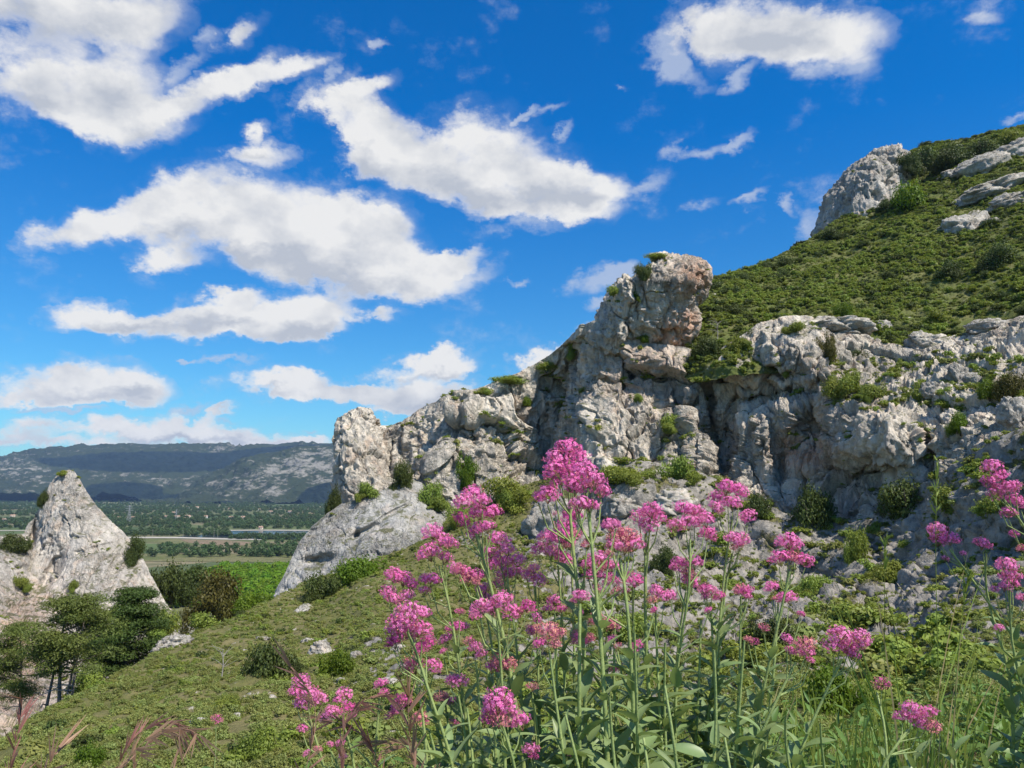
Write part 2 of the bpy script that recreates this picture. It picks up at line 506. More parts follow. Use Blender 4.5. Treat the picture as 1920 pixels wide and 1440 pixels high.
M_ROCK = rock_material('limestone_cliff')
M_PEAK = rock_material('limestone_pale', base=(0.57, 0.52, 0.455), scale=0.9, streak=0.45, warm=0.8)
M_SLAB = rock_material('limestone_slab', base=(0.44, 0.42, 0.385), scale=0.8, streak=0.7, warm=0.4)
M_BOULD = rock_material('limestone_boulder', base=(0.54, 0.50, 0.44), scale=2.0, streak=0.35, warm=0.5)
def slope_material():
    """Garrigue soil that gives way to bare tilted limestone where the attribute rocky says so."""
    m, t, out = mat('garrigue_ground')
    pos = t.new('ShaderNodeNewGeometry').outputs['Position']
    a = t.noise(pos, 0.25, 6, 0.6); b = t.noise(pos, 2.5, 6, 0.7)
    soil = t.mix(t.smooth(a, 0.4, 0.6), (0.140, 0.138, 0.050), (0.195, 0.170, 0.078))
    soil = t.mix(t.math('MULTIPLY', t.smooth(b, 0.45, 0.65), 0.6), soil, (0.10, 0.115, 0.036))
    pv = t.noise(t.vmath('ADD', pos, (5, 3, 9)), 0.7, 7, 0.7)
    soil = t.mix(t.smooth(pv, 0.61, 0.66), soil, (0.44, 0.41, 0.35))
    # strata dipping to the lower left
    rot = t.new('ShaderNodeVectorRotate', rotation_type='EULER_XYZ'); rot.inputs['Rotation'].default_value = (0.2, 0.75, 0.3)
    t.link(pos, rot.inputs['Vector'])
    st = t.noise(t.vmath('MULTIPLY', rot.outputs[0], (0.22, 0.5, 1.5)), 0.8, 7, 0.66)
    mid = t.noise(pos, 1.1, 8, 0.66)
    fine = t.noise(pos, 6.0, 5, 0.7)
    rock = t.mix(t.smooth(mid, 0.36, 0.62), (0.20, 0.185, 0.16), (0.38, 0.345, 0.295))
    rock = t.mix(t.math('MULTIPLY', t.smooth(st, 0.52, 0.66), 0.7), rock, (0.17, 0.165, 0.155))
    rock = t.mix(t.math('MULTIPLY', t.smooth(fine, 0.56, 0.7), 0.5), rock, (0.18, 0.175, 0.16))
    rk = t.new('ShaderNodeAttribute'); rk.attribute_name = 'rocky'
    gr = t.noise(pos, 0.32, 7, 0.68)
    msk = t.smooth(t.math('MULTIPLY_ADD', t.math('SUBTRACT', gr, 0.5), 2.2, rk.outputs['Fac']), 0.42, 0.58)
    col = t.mix(msk, soil, rock)
    h = t.math('ADD', t.math('ADD', b, t.math('MULTIPLY', pv, 0.7)), t.math('MULTIPLY', t.math('ADD', st, mid), t.math('MULTIPLY', msk, 1.2)))
    finish(t, out, col, 0.95, h, 0.3, 0.85, 0.1)
    return m
M_SLOPE = slope_material()
M_TALUS = ground_material('talus_ground', (0.12, 0.11, 0.06), (0.20, 0.18, 0.12), (0.06, 0.066, 0.026), 1.0, peb=0.5)
M_HILL = ground_material('hill_ground', (0.105, 0.128, 0.036), (0.150, 0.148, 0.058), (0.080, 0.10, 0.028), 0.8, peb=0.63)
M_BANK = ground_material('bank_soil', (0.13, 0.10, 0.06), (0.10, 0.095, 0.04), (0.17, 0.10, 0.06), 14.0, peb=0.66)

# ------------------------------------------------------------------ terrain
def rock_disp(W, big=1.0, s=1.0, flute=1.0, block=1.0, fine=1.0):
    """Displacement of limestone in metres for world points W; s stretches every scale."""
    q = W / s
    warp = np.stack([fbm(q / 6.0 + 3.1, 4), fbm(q / 6.0 + 11.7, 4), fbm(q / 6.0 + 23.9, 4)], -1)
    qw = q + 1.5 * warp
    out = big * 1.3 * fbm(q / 15.0, 3)
    # tilted blocks split by joints, large and small
    f1, f2, rid, tl = worley(qw * np.array([1 / 6.5, 1 / 6.5, 1 / 13.0], np.float32))
    out += block * (1.0 * (rid[:, 0] - 0.5) + 1.5 * tl - 0.8 * (1 - sstep(0.0, 0.05, f2 - f1)))
    # winding cracks, mostly upright, and a few along the bedding
    cr = np.abs(perlin(qw * np.array([1 / 4.5, 1 / 4.5, 1 / 14.0], np.float32) + 61)); cm = sstep(-0.1, 0.3, perlin(q / 7.0 + 33))
    out -= block * 0.75 * cm * (1 - sstep(0.0, 0.045, cr))
    cr = np.abs(perlin(qw * np.array([1 / 9.0, 1 / 9.0, 1 / 3.6], np.float32) + 83)); cm = sstep(0.0, 0.35, perlin(q / 8.0 + 71))
    out -= block * 0.6 * cm * (1 - sstep(0.0, 0.05, cr))
    f1, f2, rid, tl = worley(qw * np.array([1 / 2.8, 1 / 2.8, 1 / 4.0], np.float32) + 40)
    wgt = sstep(-0.15, 0.25, perlin(q / 9.0 + 5))
    out += block * (0.10 + 0.55 * wgt) * (0.40 * (rid[:, 0] - 0.5) + 0.75 * tl - 0.30 * (1 - sstep(0.0, 0.05, f2 - f1)))
    f1, f2, rid, tl = worley((q + 0.5 * warp) * np.array([1 / 0.95, 1 / 0.95, 1 / 1.3], np.float32) + 90)
    out += block * (0.12 + 0.6 * wgt) * (0.24 * tl - 0.08 * (1 - sstep(0.0, 0.08, f2 - f1)) - 0.16 * sstep(0.42, 0.10, f1) * (rid[:, 1] > 0.5))
    out += flute * 0.52 * ridged(q * np.array([1 / 2.0, 1 / 2.0, 1 / 12.0], np.float32) + 0.2 * warp, 4)
    zone = 0.30 + 0.95 * sstep(-0.15, 0.25, perlin(q / 11.0 + 19))
    out += fine * zone * (0.30 * fbm(q / 1.3, 5, 0.68) + 0.16 * ridged(q * np.array([1 / 0.9, 1 / 0.9, 1 / 2.2], np.float32) + 7, 3))
    return out * s

def line_interp(pts):
    p = np.array(sorted(pts), float)
    return lambda x: np.interp(x, p[:, 0], p[:, 1])

def relief(name, x0, x1, nc, nr, top, bot, depth, disp, material, side=False, tint=None, back=((0.02, 0.3), (0.07, 2.0), (0.16, 9.0), (0.25, 30.0)),
           jag=0.0, kind='structure', label=None, cat=None, tag=None, tpow=1.0):
    """A rock or soil face: points spread between two sight lines get their own distance, a relief along the normal and a back that
    rolls away behind the crest, so the sheet is a real hill seen from any side."""
    px = np.linspace(x0, x1, nc)
    t = np.linspace(0, 1, nr)[:, None] ** tpow
    tp, bt = top(px)[None], bot(px)[None]
    py = tp + (bt - tp) * t
    pxg = np.broadcast_to(px[None], py.shape)
    d = depth(pxg, py)
    G = P(pxg, py, d)
    N = grid_normals(G)
    dv = disp(G.reshape(-1, 3)).reshape(nr, nc)
    edge = 0.30 + 0.70 * sstep(0.0, 0.12, np.broadcast_to(np.linspace(0, 1, nr)[:, None], py.shape))
    G = G + N * (dv * edge)[..., None]
    rows = []
    for e, dz in reversed(back):
        b = G[0] * (1 + e); b = b + np.array([0, 0, -dz]); rows.append(b[None])
    n_back = len(rows)
    G = np.concatenate(rows + [G], 0)
    if side:
        cols = []
        for e, dx in ((0.30, 24.0), (0.16, 9.0), (0.06, 2.0)):
            c = G[:, :1] * (1 + e); c = c + np.array([dx, 0, 0]); cols.append(c)
        G = np.concatenate(cols + [G], 1)
    V = G.reshape(-1, 3)
    F = grid_faces(G.shape[0], G.shape[1])
    attrs = {}
    tv = np.zeros(len(V), np.float32)
    if tint:
        # where the stone itself is stained, given as sight line and radius
        dirs = V / np.linalg.norm(V, axis=1)[:, None]
        for (tx, ty, r, a) in tint:
            c = np.array(cam_dir(tx, ty)); c /= np.linalg.norm(c)
            tv += a * np.exp(-((dirs - c) ** 2).sum(1) / (r / F_PX) ** 2)
    attrs['tint'] = np.clip(tv, 0, 1)
    me = mesh_from(name, V, F, material, attrs)
    remember(V, F, tag or name)
    return put(name, me, label, cat, kind=kind)

def loft(name, levels, nr, na, disp, material, tint=None, label=None, cat=None, kind=None, power=0.75, tag=None, cap=0.3):
    """A free-standing rock from levels (py, left px, right px, distance, half depth): closed rings round a vertical axis."""
    L = np.array(levels, float)
    tt = np.linspace(0, 1, nr)
    s = np.linspace(0, 1, len(L))
    py, xl, xr, dd, hd = (np.interp(tt, s, L[:, k]) for k in range(5))
    th = np.linspace(0, 2 * math.pi, na, endpoint=False)
    c, sn = np.cos(th), np.sin(th)
    cs = np.sign(c) * np.abs(c) ** power; ss = np.sign(sn) * np.abs(sn) ** power
    A = P(xl, py, dd); B = P(xr, py, dd)
    ctr = (A + B) / 2; hw = np.abs(B[:, 0] - A[:, 0]) / 2
    G = ctr[:, None, :] + np.stack([hw[:, None] * cs[None], hd[:, None] * ss[None], 0 * hw[:, None] * cs[None]], -1)
    # close the top: rings shrink to the middle
    tops = []
    for k in (0.05, 0.35, 0.7):
        r = ctr[0] + (G[0] - ctr[0]) * k; r[:, 2] += cap * (1 - k * k); tops.append(r[None])
    G = np.concatenate(tops + [G], 0)
    du = np.roll(G, -1, 1) - np.roll(G, 1, 1); dvv = np.gradient(G, axis=0)
    N = np.cross(du, dvv); N /= np.linalg.norm(N, axis=-1, keepdims=True) + 1e-9
    outw = G - ctr.mean(0)
    if (N * outw).sum() < 0: N = -N
    N[:3] = N[:3] * 0.5 + np.array([0, 0, 0.5])
    dv = disp(G.reshape(-1, 3)).reshape(G.shape[:2])
    G = G + N * dv[..., None]
    V = G.reshape(-1, 3); F = grid_faces(G.shape[0], na, True)
    dirs = V / np.linalg.norm(V, axis=1)[:, None]
    tv = np.zeros(len(V), np.float32)
    for (tx, ty, r, a) in tint or ():
        q = np.array(cam_dir(tx, ty)); q /= np.linalg.norm(q)
        tv += a * np.exp(-((dirs - q) ** 2).sum(1) / (r / F_PX) ** 2)
    me = mesh_from(name, V, F, material, {'tint': np.clip(tv, 0, 1)})
    remember(V, F, tag or name)
    return put(name, me, label, cat, kind=kind)

# ---- sculpted features of the cliff, (px, py, sx, sy, rotation, metres further away)
FEAT = [
 # recess left of the great buttress, its wall turned away from the sun
 (1035,800,42,95,0,5.0),(985,830,50,60,0,2.5),(1060,720,16,60,-8,3.0),
 # buttress
 (1120,760,35,110,0,-2.5),(1200,800,45,70,0,-1.5),
 # dark crack and alcove below the overhang
 (1335,800,12,90,4,5.0),(1368,830,24,75,0,5.5),(1345,890,22,40,0,4.0),
 (1410,745,46,22,14,4.0),(1380,690,40,14,-10,-2.5),
 # jutting block and the undercut below it
 (1490,660,55,30,0,-3.5),(1530,700,26,14,20,-2.0),(1500,742,50,12,18,3.5),(1460,735,40,10,12,2.5),
 # pink hollow
 (1530,800,32,38,0,4.0),(1515,870,30,22,0,-1.5),
 # bulge and the cave mouth below it
 (1650,815,95,42,-6,-3.5),(1610,880,46,22,0,6.0),(1650,915,30,40,0,3.0),
 # lower left end
 (888,830,6,52,0,4.0),(868,795,26,10,0,2.5),(860,770,30,14,0,-1.5),
 (700,800,12,14,0,2.0),(668,850,24,40,0,-1.5),(760,860,14,50,25,1.5),(830,850,14,46,-10,-1.2),(800,900,30,30,0,1.6),
 (745,905,10,36,40,2.2),(950,700,40,10,-12,-1.0),
 (1185,690,10,26,0,1.8),(1150,720,50,8,-15,1.5),(1240,740,8,60,5,1.2),
 (1290,800,10,80,0,-1.0),(1430,830,14,70,6,-1.8),(1470,900,20,50,0,1.8),(1740,840,10,50,20,1.8),
]
def feats(px, py, lst):
    out = np.zeros(np.shape(px))
    for (fx, fy, sx, sy, rot, a) in lst:
        r = math.radians(rot); dx, dy = px - fx, py - fy
        u = dx * math.cos(r) - dy * math.sin(r); v = dx * math.sin(r) + dy * math.cos(r)
        e = (u / sx) ** 2 + (v / sy) ** 2
        out += a * np.exp(-e ** 1.5)
    return out

cliff_tps = tps([(640,780,128),(640,930,120),(700,810,128),(720,930,116),(800,770,124),(800,950,112),(880,740,120),(890,880,113),(960,712,120),(970,880,116),
 (1050,670,118),(1040,880,114),(1100,620,112),(1100,880,104),(1200,650,110),(1200,900,102),(1300,660,108),(1300,900,101),(1340,800,104),(1420,620,106),
 (1420,760,101),(1420,950,97),(1540,600,104),(1540,720,96),(1540,850,96),(1540,980,93),(1600,620,102),(1650,650,100),(1650,690,97),(1650,740,90),(1650,860,86),
 (1650,1000,84),(1760,640,98),(1760,700,92),(1760,760,84),(1760,860,80),(1760,980,76),(1860,620,95),(1860,700,85),(1860,780,76),(1860,900,70),(1960,600,92),
 (1960,700,80),(1960,800,70),(1960,900,62)])
cliff_top = line_interp([(600,820),(634,800),(645,778),(668,768),(688,778),(702,802),(715,812),(740,800),(765,785),(790,766),(820,752),(850,735),(880,733),(905,728),(960,703),(1000,684),
 (1030,666),(1050,650),(1075,625),(1095,608),(1115,602),(1200,640),(1290,655),(1330,672),(1360,650),(1380,640),(1420,612),(1460,603),(1500,598),(1560,596),(1590,605),(1610,625),(1660,645),
 (1700,650),(1740,632),(1800,628),(1860,610),(1920,600),(2040,590)])
cliff_bot = line_interp([(600,960),(640,960),(700,960),(800,1015),(900,965),(1000,955),(1100,935),(1200,950),(1300,960),(1400,1020),(1500,1040),(1600,1060),(1700,1010),(1800,970),(1900,910),(2040,870)])
relief('cliff', 634, 2040, 900, 330, cliff_top, cliff_bot, lambda x, y: cliff_tps(x, y) + feats(x, y, FEAT),
       lambda W: rock_disp(W, 0.8, 1.25), M_ROCK, side=True, tint=[(1515,850,45,1.0),(1490,835,25,0.9),(1240,690,60,0.45),(1420,735,40,0.3),(1560,730,40,0.4),(1170,690,50,0.35)], tag='cliff')

# ---- rock pinnacle on the crest
loft('rock_pinnacle', [(503,1242,1285,117,3.5),(508,1218,1302,116.5,6),(520,1202,1312,116,7.5),(540,1170,1314,115.5,8.5),(556,1152,1306,115,9),(576,1138,1280,115.5,9),(602,1128,1286,116,9),
 (628,1122,1288,116.5,9),(655,1100,1278,118,9),(700,1088,1275,121,9),(760,1085,1265,124,9)], 190, 420, lambda W: rock_disp(W, 0.6, 0.8), M_ROCK, power=0.62,
 tint=[(1305,520,42,1.0),(1290,600,22,1.0),(1265,630,35,0.9),(1255,650,30,0.8),(1230,690,30,0.5)],
 label='tall pale limestone pinnacle rising from the cliff crest with a pinkish right side', cat='rock pinnacle')
# ---- nose of rock at the left end of the cliff
loft('rock_pillar', [(770,668,684,124,2.0),(776,655,692,124,3.2),(790,647,696,124,4),(812,640,704,123.5,5),(845,635,716,123,6),(880,637,730,122.5,6.5),(905,640,745,122,7),(935,648,760,121.5,7),(970,650,770,121,7)], 130, 260,
 lambda W: rock_disp(W, 0.5, 0.7), M_ROCK, power=0.75, label='grey rock pillar at the far left end of the cliff', cat='rock pillar')
# ---- smooth inclined slab below it
slab_tps = tps([(520,1110,100),(560,1030,103),(600,985,105),(640,950,107),(760,895,110),(830,930,111),(600,1090,98),(700,1000,101),(780,960,105),(700,1080,96),(800,1060,100),(560,1110,97)])
slab_top = line_interp([(516,1108),(530,1085),(548,1045),(562,1015),(585,988),(615,962),(640,945),(690,930),(725,915),(760,893),(790,905),(822,935),(850,985),(870,1040)])
slab_bot = line_interp([(516,1125),(560,1130),(600,1120),(700,1085),(780,1060),(870,1080)])
relief('rock_slab', 516, 870, 330, 170, slab_top, slab_bot, lambda x, y: slab_tps(x, y) + feats(x, y, [(690,995,40,8,25,1.6),(600,1052,34,12,8,1.8),(668,1010,9,20,0,1.2),(740,960,40,5,28,0.8)]),
       lambda W: 0.45 * rock_disp(W, 0.9, 0.9, flute=0.2, block=0.5), M_SLAB, side=True, tag='slab', kind=None,
       label='smooth grey inclined limestone slab at the left foot of the cliff', cat='rock slab')

# ---- hillside above the cliff
hill_tps = tps([(1290,640,112),(1340,560,130),(1330,525,150),(1400,610,112),(1440,500,165),(1400,507,162),(1530,600,108),(1530,445,182),(1600,400,192),(1620,520,140),(1660,650,104),(1700,330,205),(1700,420,165),(1800,620,102),
 (1800,450,150),(1800,260,218),(1920,590,98),(1920,420,140),(1920,300,180),(1920,235,210),(2050,560,95),(2050,400,140),(2050,205,215),(1290,720,106),(1500,720,100),(1700,760,88),(1900,720,84)])
hill_top = line_interp([(1270,555),(1300,540),(1335,524),(1370,515),(1400,506),(1440,490),(1480,468),(1530,441),(1570,415),(1610,392),(1650,340),(1680,300),(1710,285),(1740,272),(1800,262),(1850,252),(1890,240),(1920,233),(1960,222),(2060,195)])
hill_bot = line_interp([(1270,700),(1300,720),(1420,700),(1540,690),(1600,720),(1700,760),(1800,740),(1920,720),(2060,700)])
HFEAT = [(1790,410,50,20,20,-3.0),(1870,345,60,9,18,-3.0),(1850,300,80,14,22,-4.0),(1700,600,200,12,0,-1.5),(1620,560,160,14,10,1.5)]
relief('upper_hillside', 1270, 2060, 420, 260, hill_top, hill_bot, lambda x, y: hill_tps(x, y) + feats(x, y, HFEAT), lambda W: 1.0 * fbm(W / 9.0, 4) + 0.35 * fbm(W / 1.6, 3), M_HILL, tag='hill')

# ---- tower of rock on the skyline
loft('rock_tower', [(308,1640,1672,205,5),(314,1618,1678,204,9),(330,1592,1676,203,11),(350,1576,1674,202,12),(372,1566,1670,201,12),(400,1558,1668,200,12),(440,1548,1660,199,12),(475,1543,1655,198,12)], 130, 300,
 lambda W: rock_disp(W, 0.7, 1.2, block=0.9), M_PEAK, power=0.7, label='pale rounded rock tower on the skyline of the green hill', cat='rock tower')

# ---- near slope and the talus below the cliff
slope_tps = tps([(540,1110,92),(600,1090,96),(700,1050,98),(800,1000,105),(900,950,108),(1000,920,110),(1100,890,103),(1200,890,100),(1300,900,99),(1400,950,94),(1500,990,88),(1600,1000,84),
 (1700,950,80),(1800,890,72),(1900,840,66),(2040,800,60),(1400,1050,87),(1500,1100,79),(1700,1080,72),(1900,1000,59),(1200,1050,87),(1000,1050,90),(900,1100,77),(1100,1150,71),(1400,1200,61),
 (1700,1200,54),(1900,1150,45),(700,1150,66),(430,1165,72),(330,1205,64),(200,1275,52),(60,1352,41),(-60,1425,34),(300,1300,42),(500,1250,48),(700,1250,44),(900,1250,42),(300,1400,28),(600,1350,31),
 (900,1350,28),(1200,1300,30),(1500,1300,28),(1800,1280,24),(100,1440,26),(300,1500,20),(600,1500,17),(900,1480,16),(1300,1450,15),(1700,1400,15),(2000,1350,15)])
slope_top = line_interp([(-80,1440),(0,1393),(60,1352),(130,1312),(200,1275),(260,1240),(330,1205),(430,1163),(490,1132),(540,1110),(600,1075),(700,1035),(760,1000),(800,985),(900,940),(1000,905),(1100,875),(1200,870),
 (1300,880),(1400,935),(1500,975),(1600,985),(1700,930),(1800,865),(1900,815),(2040,780)])
SFEAT = [(1620,960,16,50,-35,-1.5),(1450,1010,30,14,-40,-1.6),(1560,1060,60,20,-30,-1.4),(1650,1120,70,16,-35,-1.4),(1780,1080,50,16,-40,-1.2),(1050,965,60,34,0,-2.0),(1170,935,50,22,0,-2.0),(1260,930,60,20,0,-1.5)]
def talus_k(W):
    x, y, z = W.T
    return sstep(-12, 8, x - 0.10 * y + 5) * sstep(14, 34, y)
def talus_disp(W):
    d = 0.45 * fbm(W / 7.0, 4) + 0.22 * fbm(W / 1.4, 4)
    k = talus_k(W)
    # beds of rock dipping to the lower left stand out as ribs
    wq = W + 1.2 * np.stack([fbm(W / 4.0, 3), fbm(W / 4.0 + 7, 3), fbm(W / 4.0 + 13, 3)], -1)
    bed = wq[:, 2] * 0.72 - wq[:, 0] * 0.62 + 0.1 * wq[:, 1]
    rib = ridged(np.stack([bed / 3.4, wq[:, 1] / 16.0, (wq[:, 0] + wq[:, 2]) / 12.0], -1), 4, 0.55)
    k = k * sstep(26, 50, W[:, 1])
    return d * (0.35 + 0.65 * sstep(18, 45, W[:, 1])) + k * (1.0 * rib + 0.34 * rock_disp(W, 0.8, 0.7, flute=0.1))
slope_o = relief('hillside', -80, 2040, 900, 420, slope_top, lambda x: 1500 + 0 * x, lambda x, y: np.maximum(slope_tps(x, y), 11.0) + feats(x, y, SFEAT), talus_disp, [M_SLOPE], tag='slope', tpow=1.0,
       back=((0.015, 0.2), (0.05, 1.5), (0.12, 7.0), (0.2, 16.0)))

# ---- pyramid of rock across the ravine
peak_tps = tps([(125,882,150),(50,1000,147),(100,1000,143),(200,1000,144),(150,1100,134),(60,1090,138),(300,1120,142),(250,1100,138),(200,1180,125),(320,1190,132),(0,1060,132),(0,1150,118),(0,1250,95),(100,1250,105),
 (0,1350,75),(100,1330,85),(-120,1100,125),(-120,1300,80),(200,1260,100),(330,1260,110),(0,1440,60),(150,1400,72),(300,1350,90),(-120,1440,55),(270,1050,146)])
peak_top = line_interp([(-160,1025),(-60,1012),(0,1008),(44,1002),(52,985),(62,972),(78,945),(92,908),(104,892),(115,884),(130,881),(140,884),(148,896),(165,926),(182,950),(200,968),(220,988),(236,1003),(255,1022),(270,1048),(285,1080),(305,1115),(328,1152),(360,1215)])
peak_feat = [(62,1010,8,40,-10,3.0),(95,1075,10,40,-30,2.0),(20,1060,40,40,0,-1.5),(210,1080,6,40,-25,0.8),(150,960,30,8,20,-0.6),(255,1075,10,40,-28,-1.0),(180,1030,50,6,15,0.6)]
relief('rock_peak', -160, 360, 420, 330, peak_top, lambda x: 1460 + 0 * x, lambda x, y: peak_tps(x, y) + feats(x, y, peak_feat),
       lambda W: 0.62 * rock_disp(W, 0.6, 1.0, flute=0.3, block=0.9, fine=0.9), M_PEAK, side=False, kind=None, tag='peak',
       tint=[(30,1180,40,0.35),(60,1120,30,0.3),(10,1300,80,0.45),(40,1230,50,0.35)], label='pale pyramid-shaped limestone peak standing across the ravine', cat='rock peak')

# ---- the bank the flowers grow on
bx, by = np.meshgrid(np.linspace(-4, 6, 160), np.linspace(-3, 5.5, 140))
edge = by - (2.1 + 0.42 * np.maximum(bx, -2.0))
bz = -0.74 + 0.10 * bx * 0.25 - 0.05 * by + 0.04 * fbm(np.stack([bx.ravel() * 1.5, by.ravel() * 1.5, 0 * bx.ravel()], -1), 4).reshape(bx.shape)
bz = bz - 2.8 * np.maximum(edge, 0) ** 1.2 - 0.35 * np.maximum(-0.7 - bx, 0) ** 1.4
bV = np.stack([bx, by, bz], -1).reshape(-1, 3); bF = grid_faces(*bx.shape)
put('bank', mesh_from('bank', bV, bF, M_BANK), kind='structure'); remember(bV, bF, 'bank')

sl = slope_o.data
sv = np.empty(len(sl.vertices) * 3, np.float32); sl.vertices.foreach_get('co', sv); sv = sv.reshape(-1, 3)
at = sl.attributes.new('rocky', 'FLOAT', 'POINT')
sd = sv / np.linalg.norm(sv, axis=1)[:, None]
spx = CX + F_PX * sd[:, 0] / (sd[:, 1] * math.cos(PITCH) + sd[:, 2] * math.sin(PITCH))
spy = CY - F_PX * (-sd[:, 1] * math.sin(PITCH) + sd[:, 2] * math.cos(PITCH)) / (sd[:, 1] * math.cos(PITCH) + sd[:, 2] * math.sin(PITCH))
patch = np.exp(-feats(spx, spy, [(715,1230,45,60,20,-1.0),(690,1290,60,18,10,-0.8),(430,1345,60,14,5,-0.5),(560,1345,30,14,0,-0.4),(190,1395,40,14,0,-0.5),(1090,985,190,45,0,-0.5),(860,1010,60,40,0,-0.6)])) - 1
SLOPE_ROCKY = np.clip(0.05 + 0.66 * talus_k(sv) * sstep(14, 34, sv[:, 1]) + 0.33 * patch, 0, 1)
at.data.foreach_set('value', SLOPE_ROCKY.astype(np.float32))

# ------------------------------------------------------------------ valley behind
def plain_d(py):
    x, y, z = cam_dir(CX, py)
    return PLAIN * y / z
def plain_pt(px, py, dz=0.0):
    d = plain_d(py)
    p = P(np.array(float(px)), np.array(float(py)), d)
    return Vector((float(p[0]), float(p[1]), PLAIN + dz))

def field_material():
    m, t, out = mat('valley_fields')
    pos = t.new('ShaderNodeNewGeometry').outputs['Position']
    q = t.vmath('MULTIPLY', pos, (1.0, 0.42, 0.0))
    cell = t.voronoi(q, 0.0065, 'F1', 'Color', 0.9)
    sp = t.new('ShaderNodeSeparateColor'); t.link(cell, sp.inputs[0])
    col = t.ramp(sp.outputs[0], [(0.0, (0.055, 0.085, 0.03)), (0.25, (0.15, 0.15, 0.065)), (0.5, (0.08, 0.12, 0.035)), (0.7, (0.21, 0.175, 0.10)), (0.85, (0.06, 0.10, 0.03))])
    n = t.noise(pos, 0.05, 6, 0.65)
    col = t.mix(t.math('MULTIPLY', t.smooth(n, 0.45, 0.62), 0.65), col, (0.06, 0.075, 0.028))
    finish(t, out, col, 0.95)
    return m
M_FIELD = field_material()
M_MEADOW = ground_material('dry_meadow', (0.12, 0.135, 0.05), (0.19, 0.175, 0.085), (0.085, 0.105, 0.035), 0.06, peb=0.7)
M_BROWN = ground_material('ploughed_field', (0.23, 0.165, 0.11), (0.19, 0.15, 0.09), (0.28, 0.21, 0.14), 0.05, peb=0.72)
M_TRACK = ground_material('pale_track', (0.42, 0.39, 0.33), (0.36, 0.33, 0.27), (0.45, 0.42, 0.36), 0.2)
mw, tw, ow = mat('river_water')
wb = finish(tw, ow, (0.045, 0.06, 0.075), 0.12, tw.noise(tw.new('ShaderNodeNewGeometry').outputs['Position'], 0.6, 3, 0.5), 0.15, 0.25, 0.5)
M_WATER = mw

rav_tps = tps([(-40,100,-24),(-62,130,-27),(-30,130,-24),(-100,160,-30),(-20,180,-33),(-80,260,-50),(0,300,-62),(-200,300,-66),(-150,430,-80),(0,430,-80),(60,300,-62),(200,300,-60),(-300,200,-50),(-60,60,-26),(-120,100,-30),(150,150,-40),(-300,430,-81)])
gx_, gy_ = np.meshgrid(np.linspace(-420, 300, 200), np.linspace(45, 520, 170))
gz_ = rav_tps(gx_, gy_)
edge_k = sstep(300, 460, gy_)
gz_ = gz_ * (1 - edge_k) + (PLAIN + 0.6) * edge_k + (1 - edge_k) * 1.2 * fbm(np.stack([gx_.ravel() / 14, gy_.ravel() / 14, 0 * gx_.ravel()], -1), 4).reshape(gx_.shape)
gz_ = np.where(gy_ > 500, PLAIN - 1.0, gz_)
rV = np.stack([gx_, gy_, gz_], -1).reshape(-1, 3); rF = grid_faces(*gx_.shape)
put('ravine_ground', mesh_from('ravine_ground', rV, rF, M_TALUS), kind='structure'); remember(rV, rF, 'ravine')

n = 90
py_ = np.concatenate([np.linspace(1160, 930, n), [924, 920.5]])
rows = np.array([plain_d(v) for v in py_])
xs = np.linspace(-1.1, 1.1, 80)
PV = np.stack([xs[None] * rows[:, None], rows[:, None] + 0 * xs[None], PLAIN + 0 * rows[:, None] * xs[None]], -1)
PV[0, :, 1] = 380
PV[0, :, 2] = PLAIN - 0.5
put('valley_floor', mesh_from('valley_floor', PV.reshape(-1, 3), grid_faces(len(rows), 80), M_FIELD), kind='structure')

def strip(name, poly_px, dz, material):
    """A flat field, road or stretch of water on the plain, outlined by sight lines."""
    bm = bmesh.new()
    bm.faces.new([bm.verts.new(plain_pt(x, y, dz)) for x, y in poly_px])
    bmesh.ops.triangulate(bm, faces=bm.faces[:])
    me = bpy.data.meshes.new(name); bm.to_mesh(me); bm.free(); me.materials.append(material)
    if me.polygons[0].normal.z < 0: me.flip_normals()
    return put(name, me, kind='structure')
strip('meadow', [(-200,1050),(-200,1040),(250,1038),(420,1039),(640,1042),(760,1046),(760,1056),(560,1055),(300,1053)], 0.35, M_MEADOW)
strip('dry_field', [(-200,1012),(210,1010),(330,1011),(420,1015),(520,1022),(505,1026),(400,1024),(340,1021),(280,1017),(-200,1020)], 0.3, M_MEADOW)
strip('ploughed_field', [(338,1012),(430,1014),(470,1017),(462,1023),(400,1023),(352,1018)], 0.6, M_BROWN)
strip('riverside_track', [(-200,1006),(330,1007.2),(440,1010),(500,1011.5),(497,1013.4),(430,1012.4),(330,1009.6),(-200,1008)], 0.5, M_TRACK)
strip('river', [(330,1006.5),(400,1001),(366,996.6),(480,995.8),(760,996.5),(760,1013),(600,1012.5),(500,1011),(430,1009)], 0.4, M_WATER)
strip('far_bank_track', [(-200,994.6),(366,994.8),(480,993.8),(760,994.6),(760,996.2),(480,995.4),(366,996.2),(-200,995.9)], 0.7, M_TRACK)
strip('cereal_field', [(430,975),(470,974),(476,982),(428,983)], 0.5, M_MEADOW)

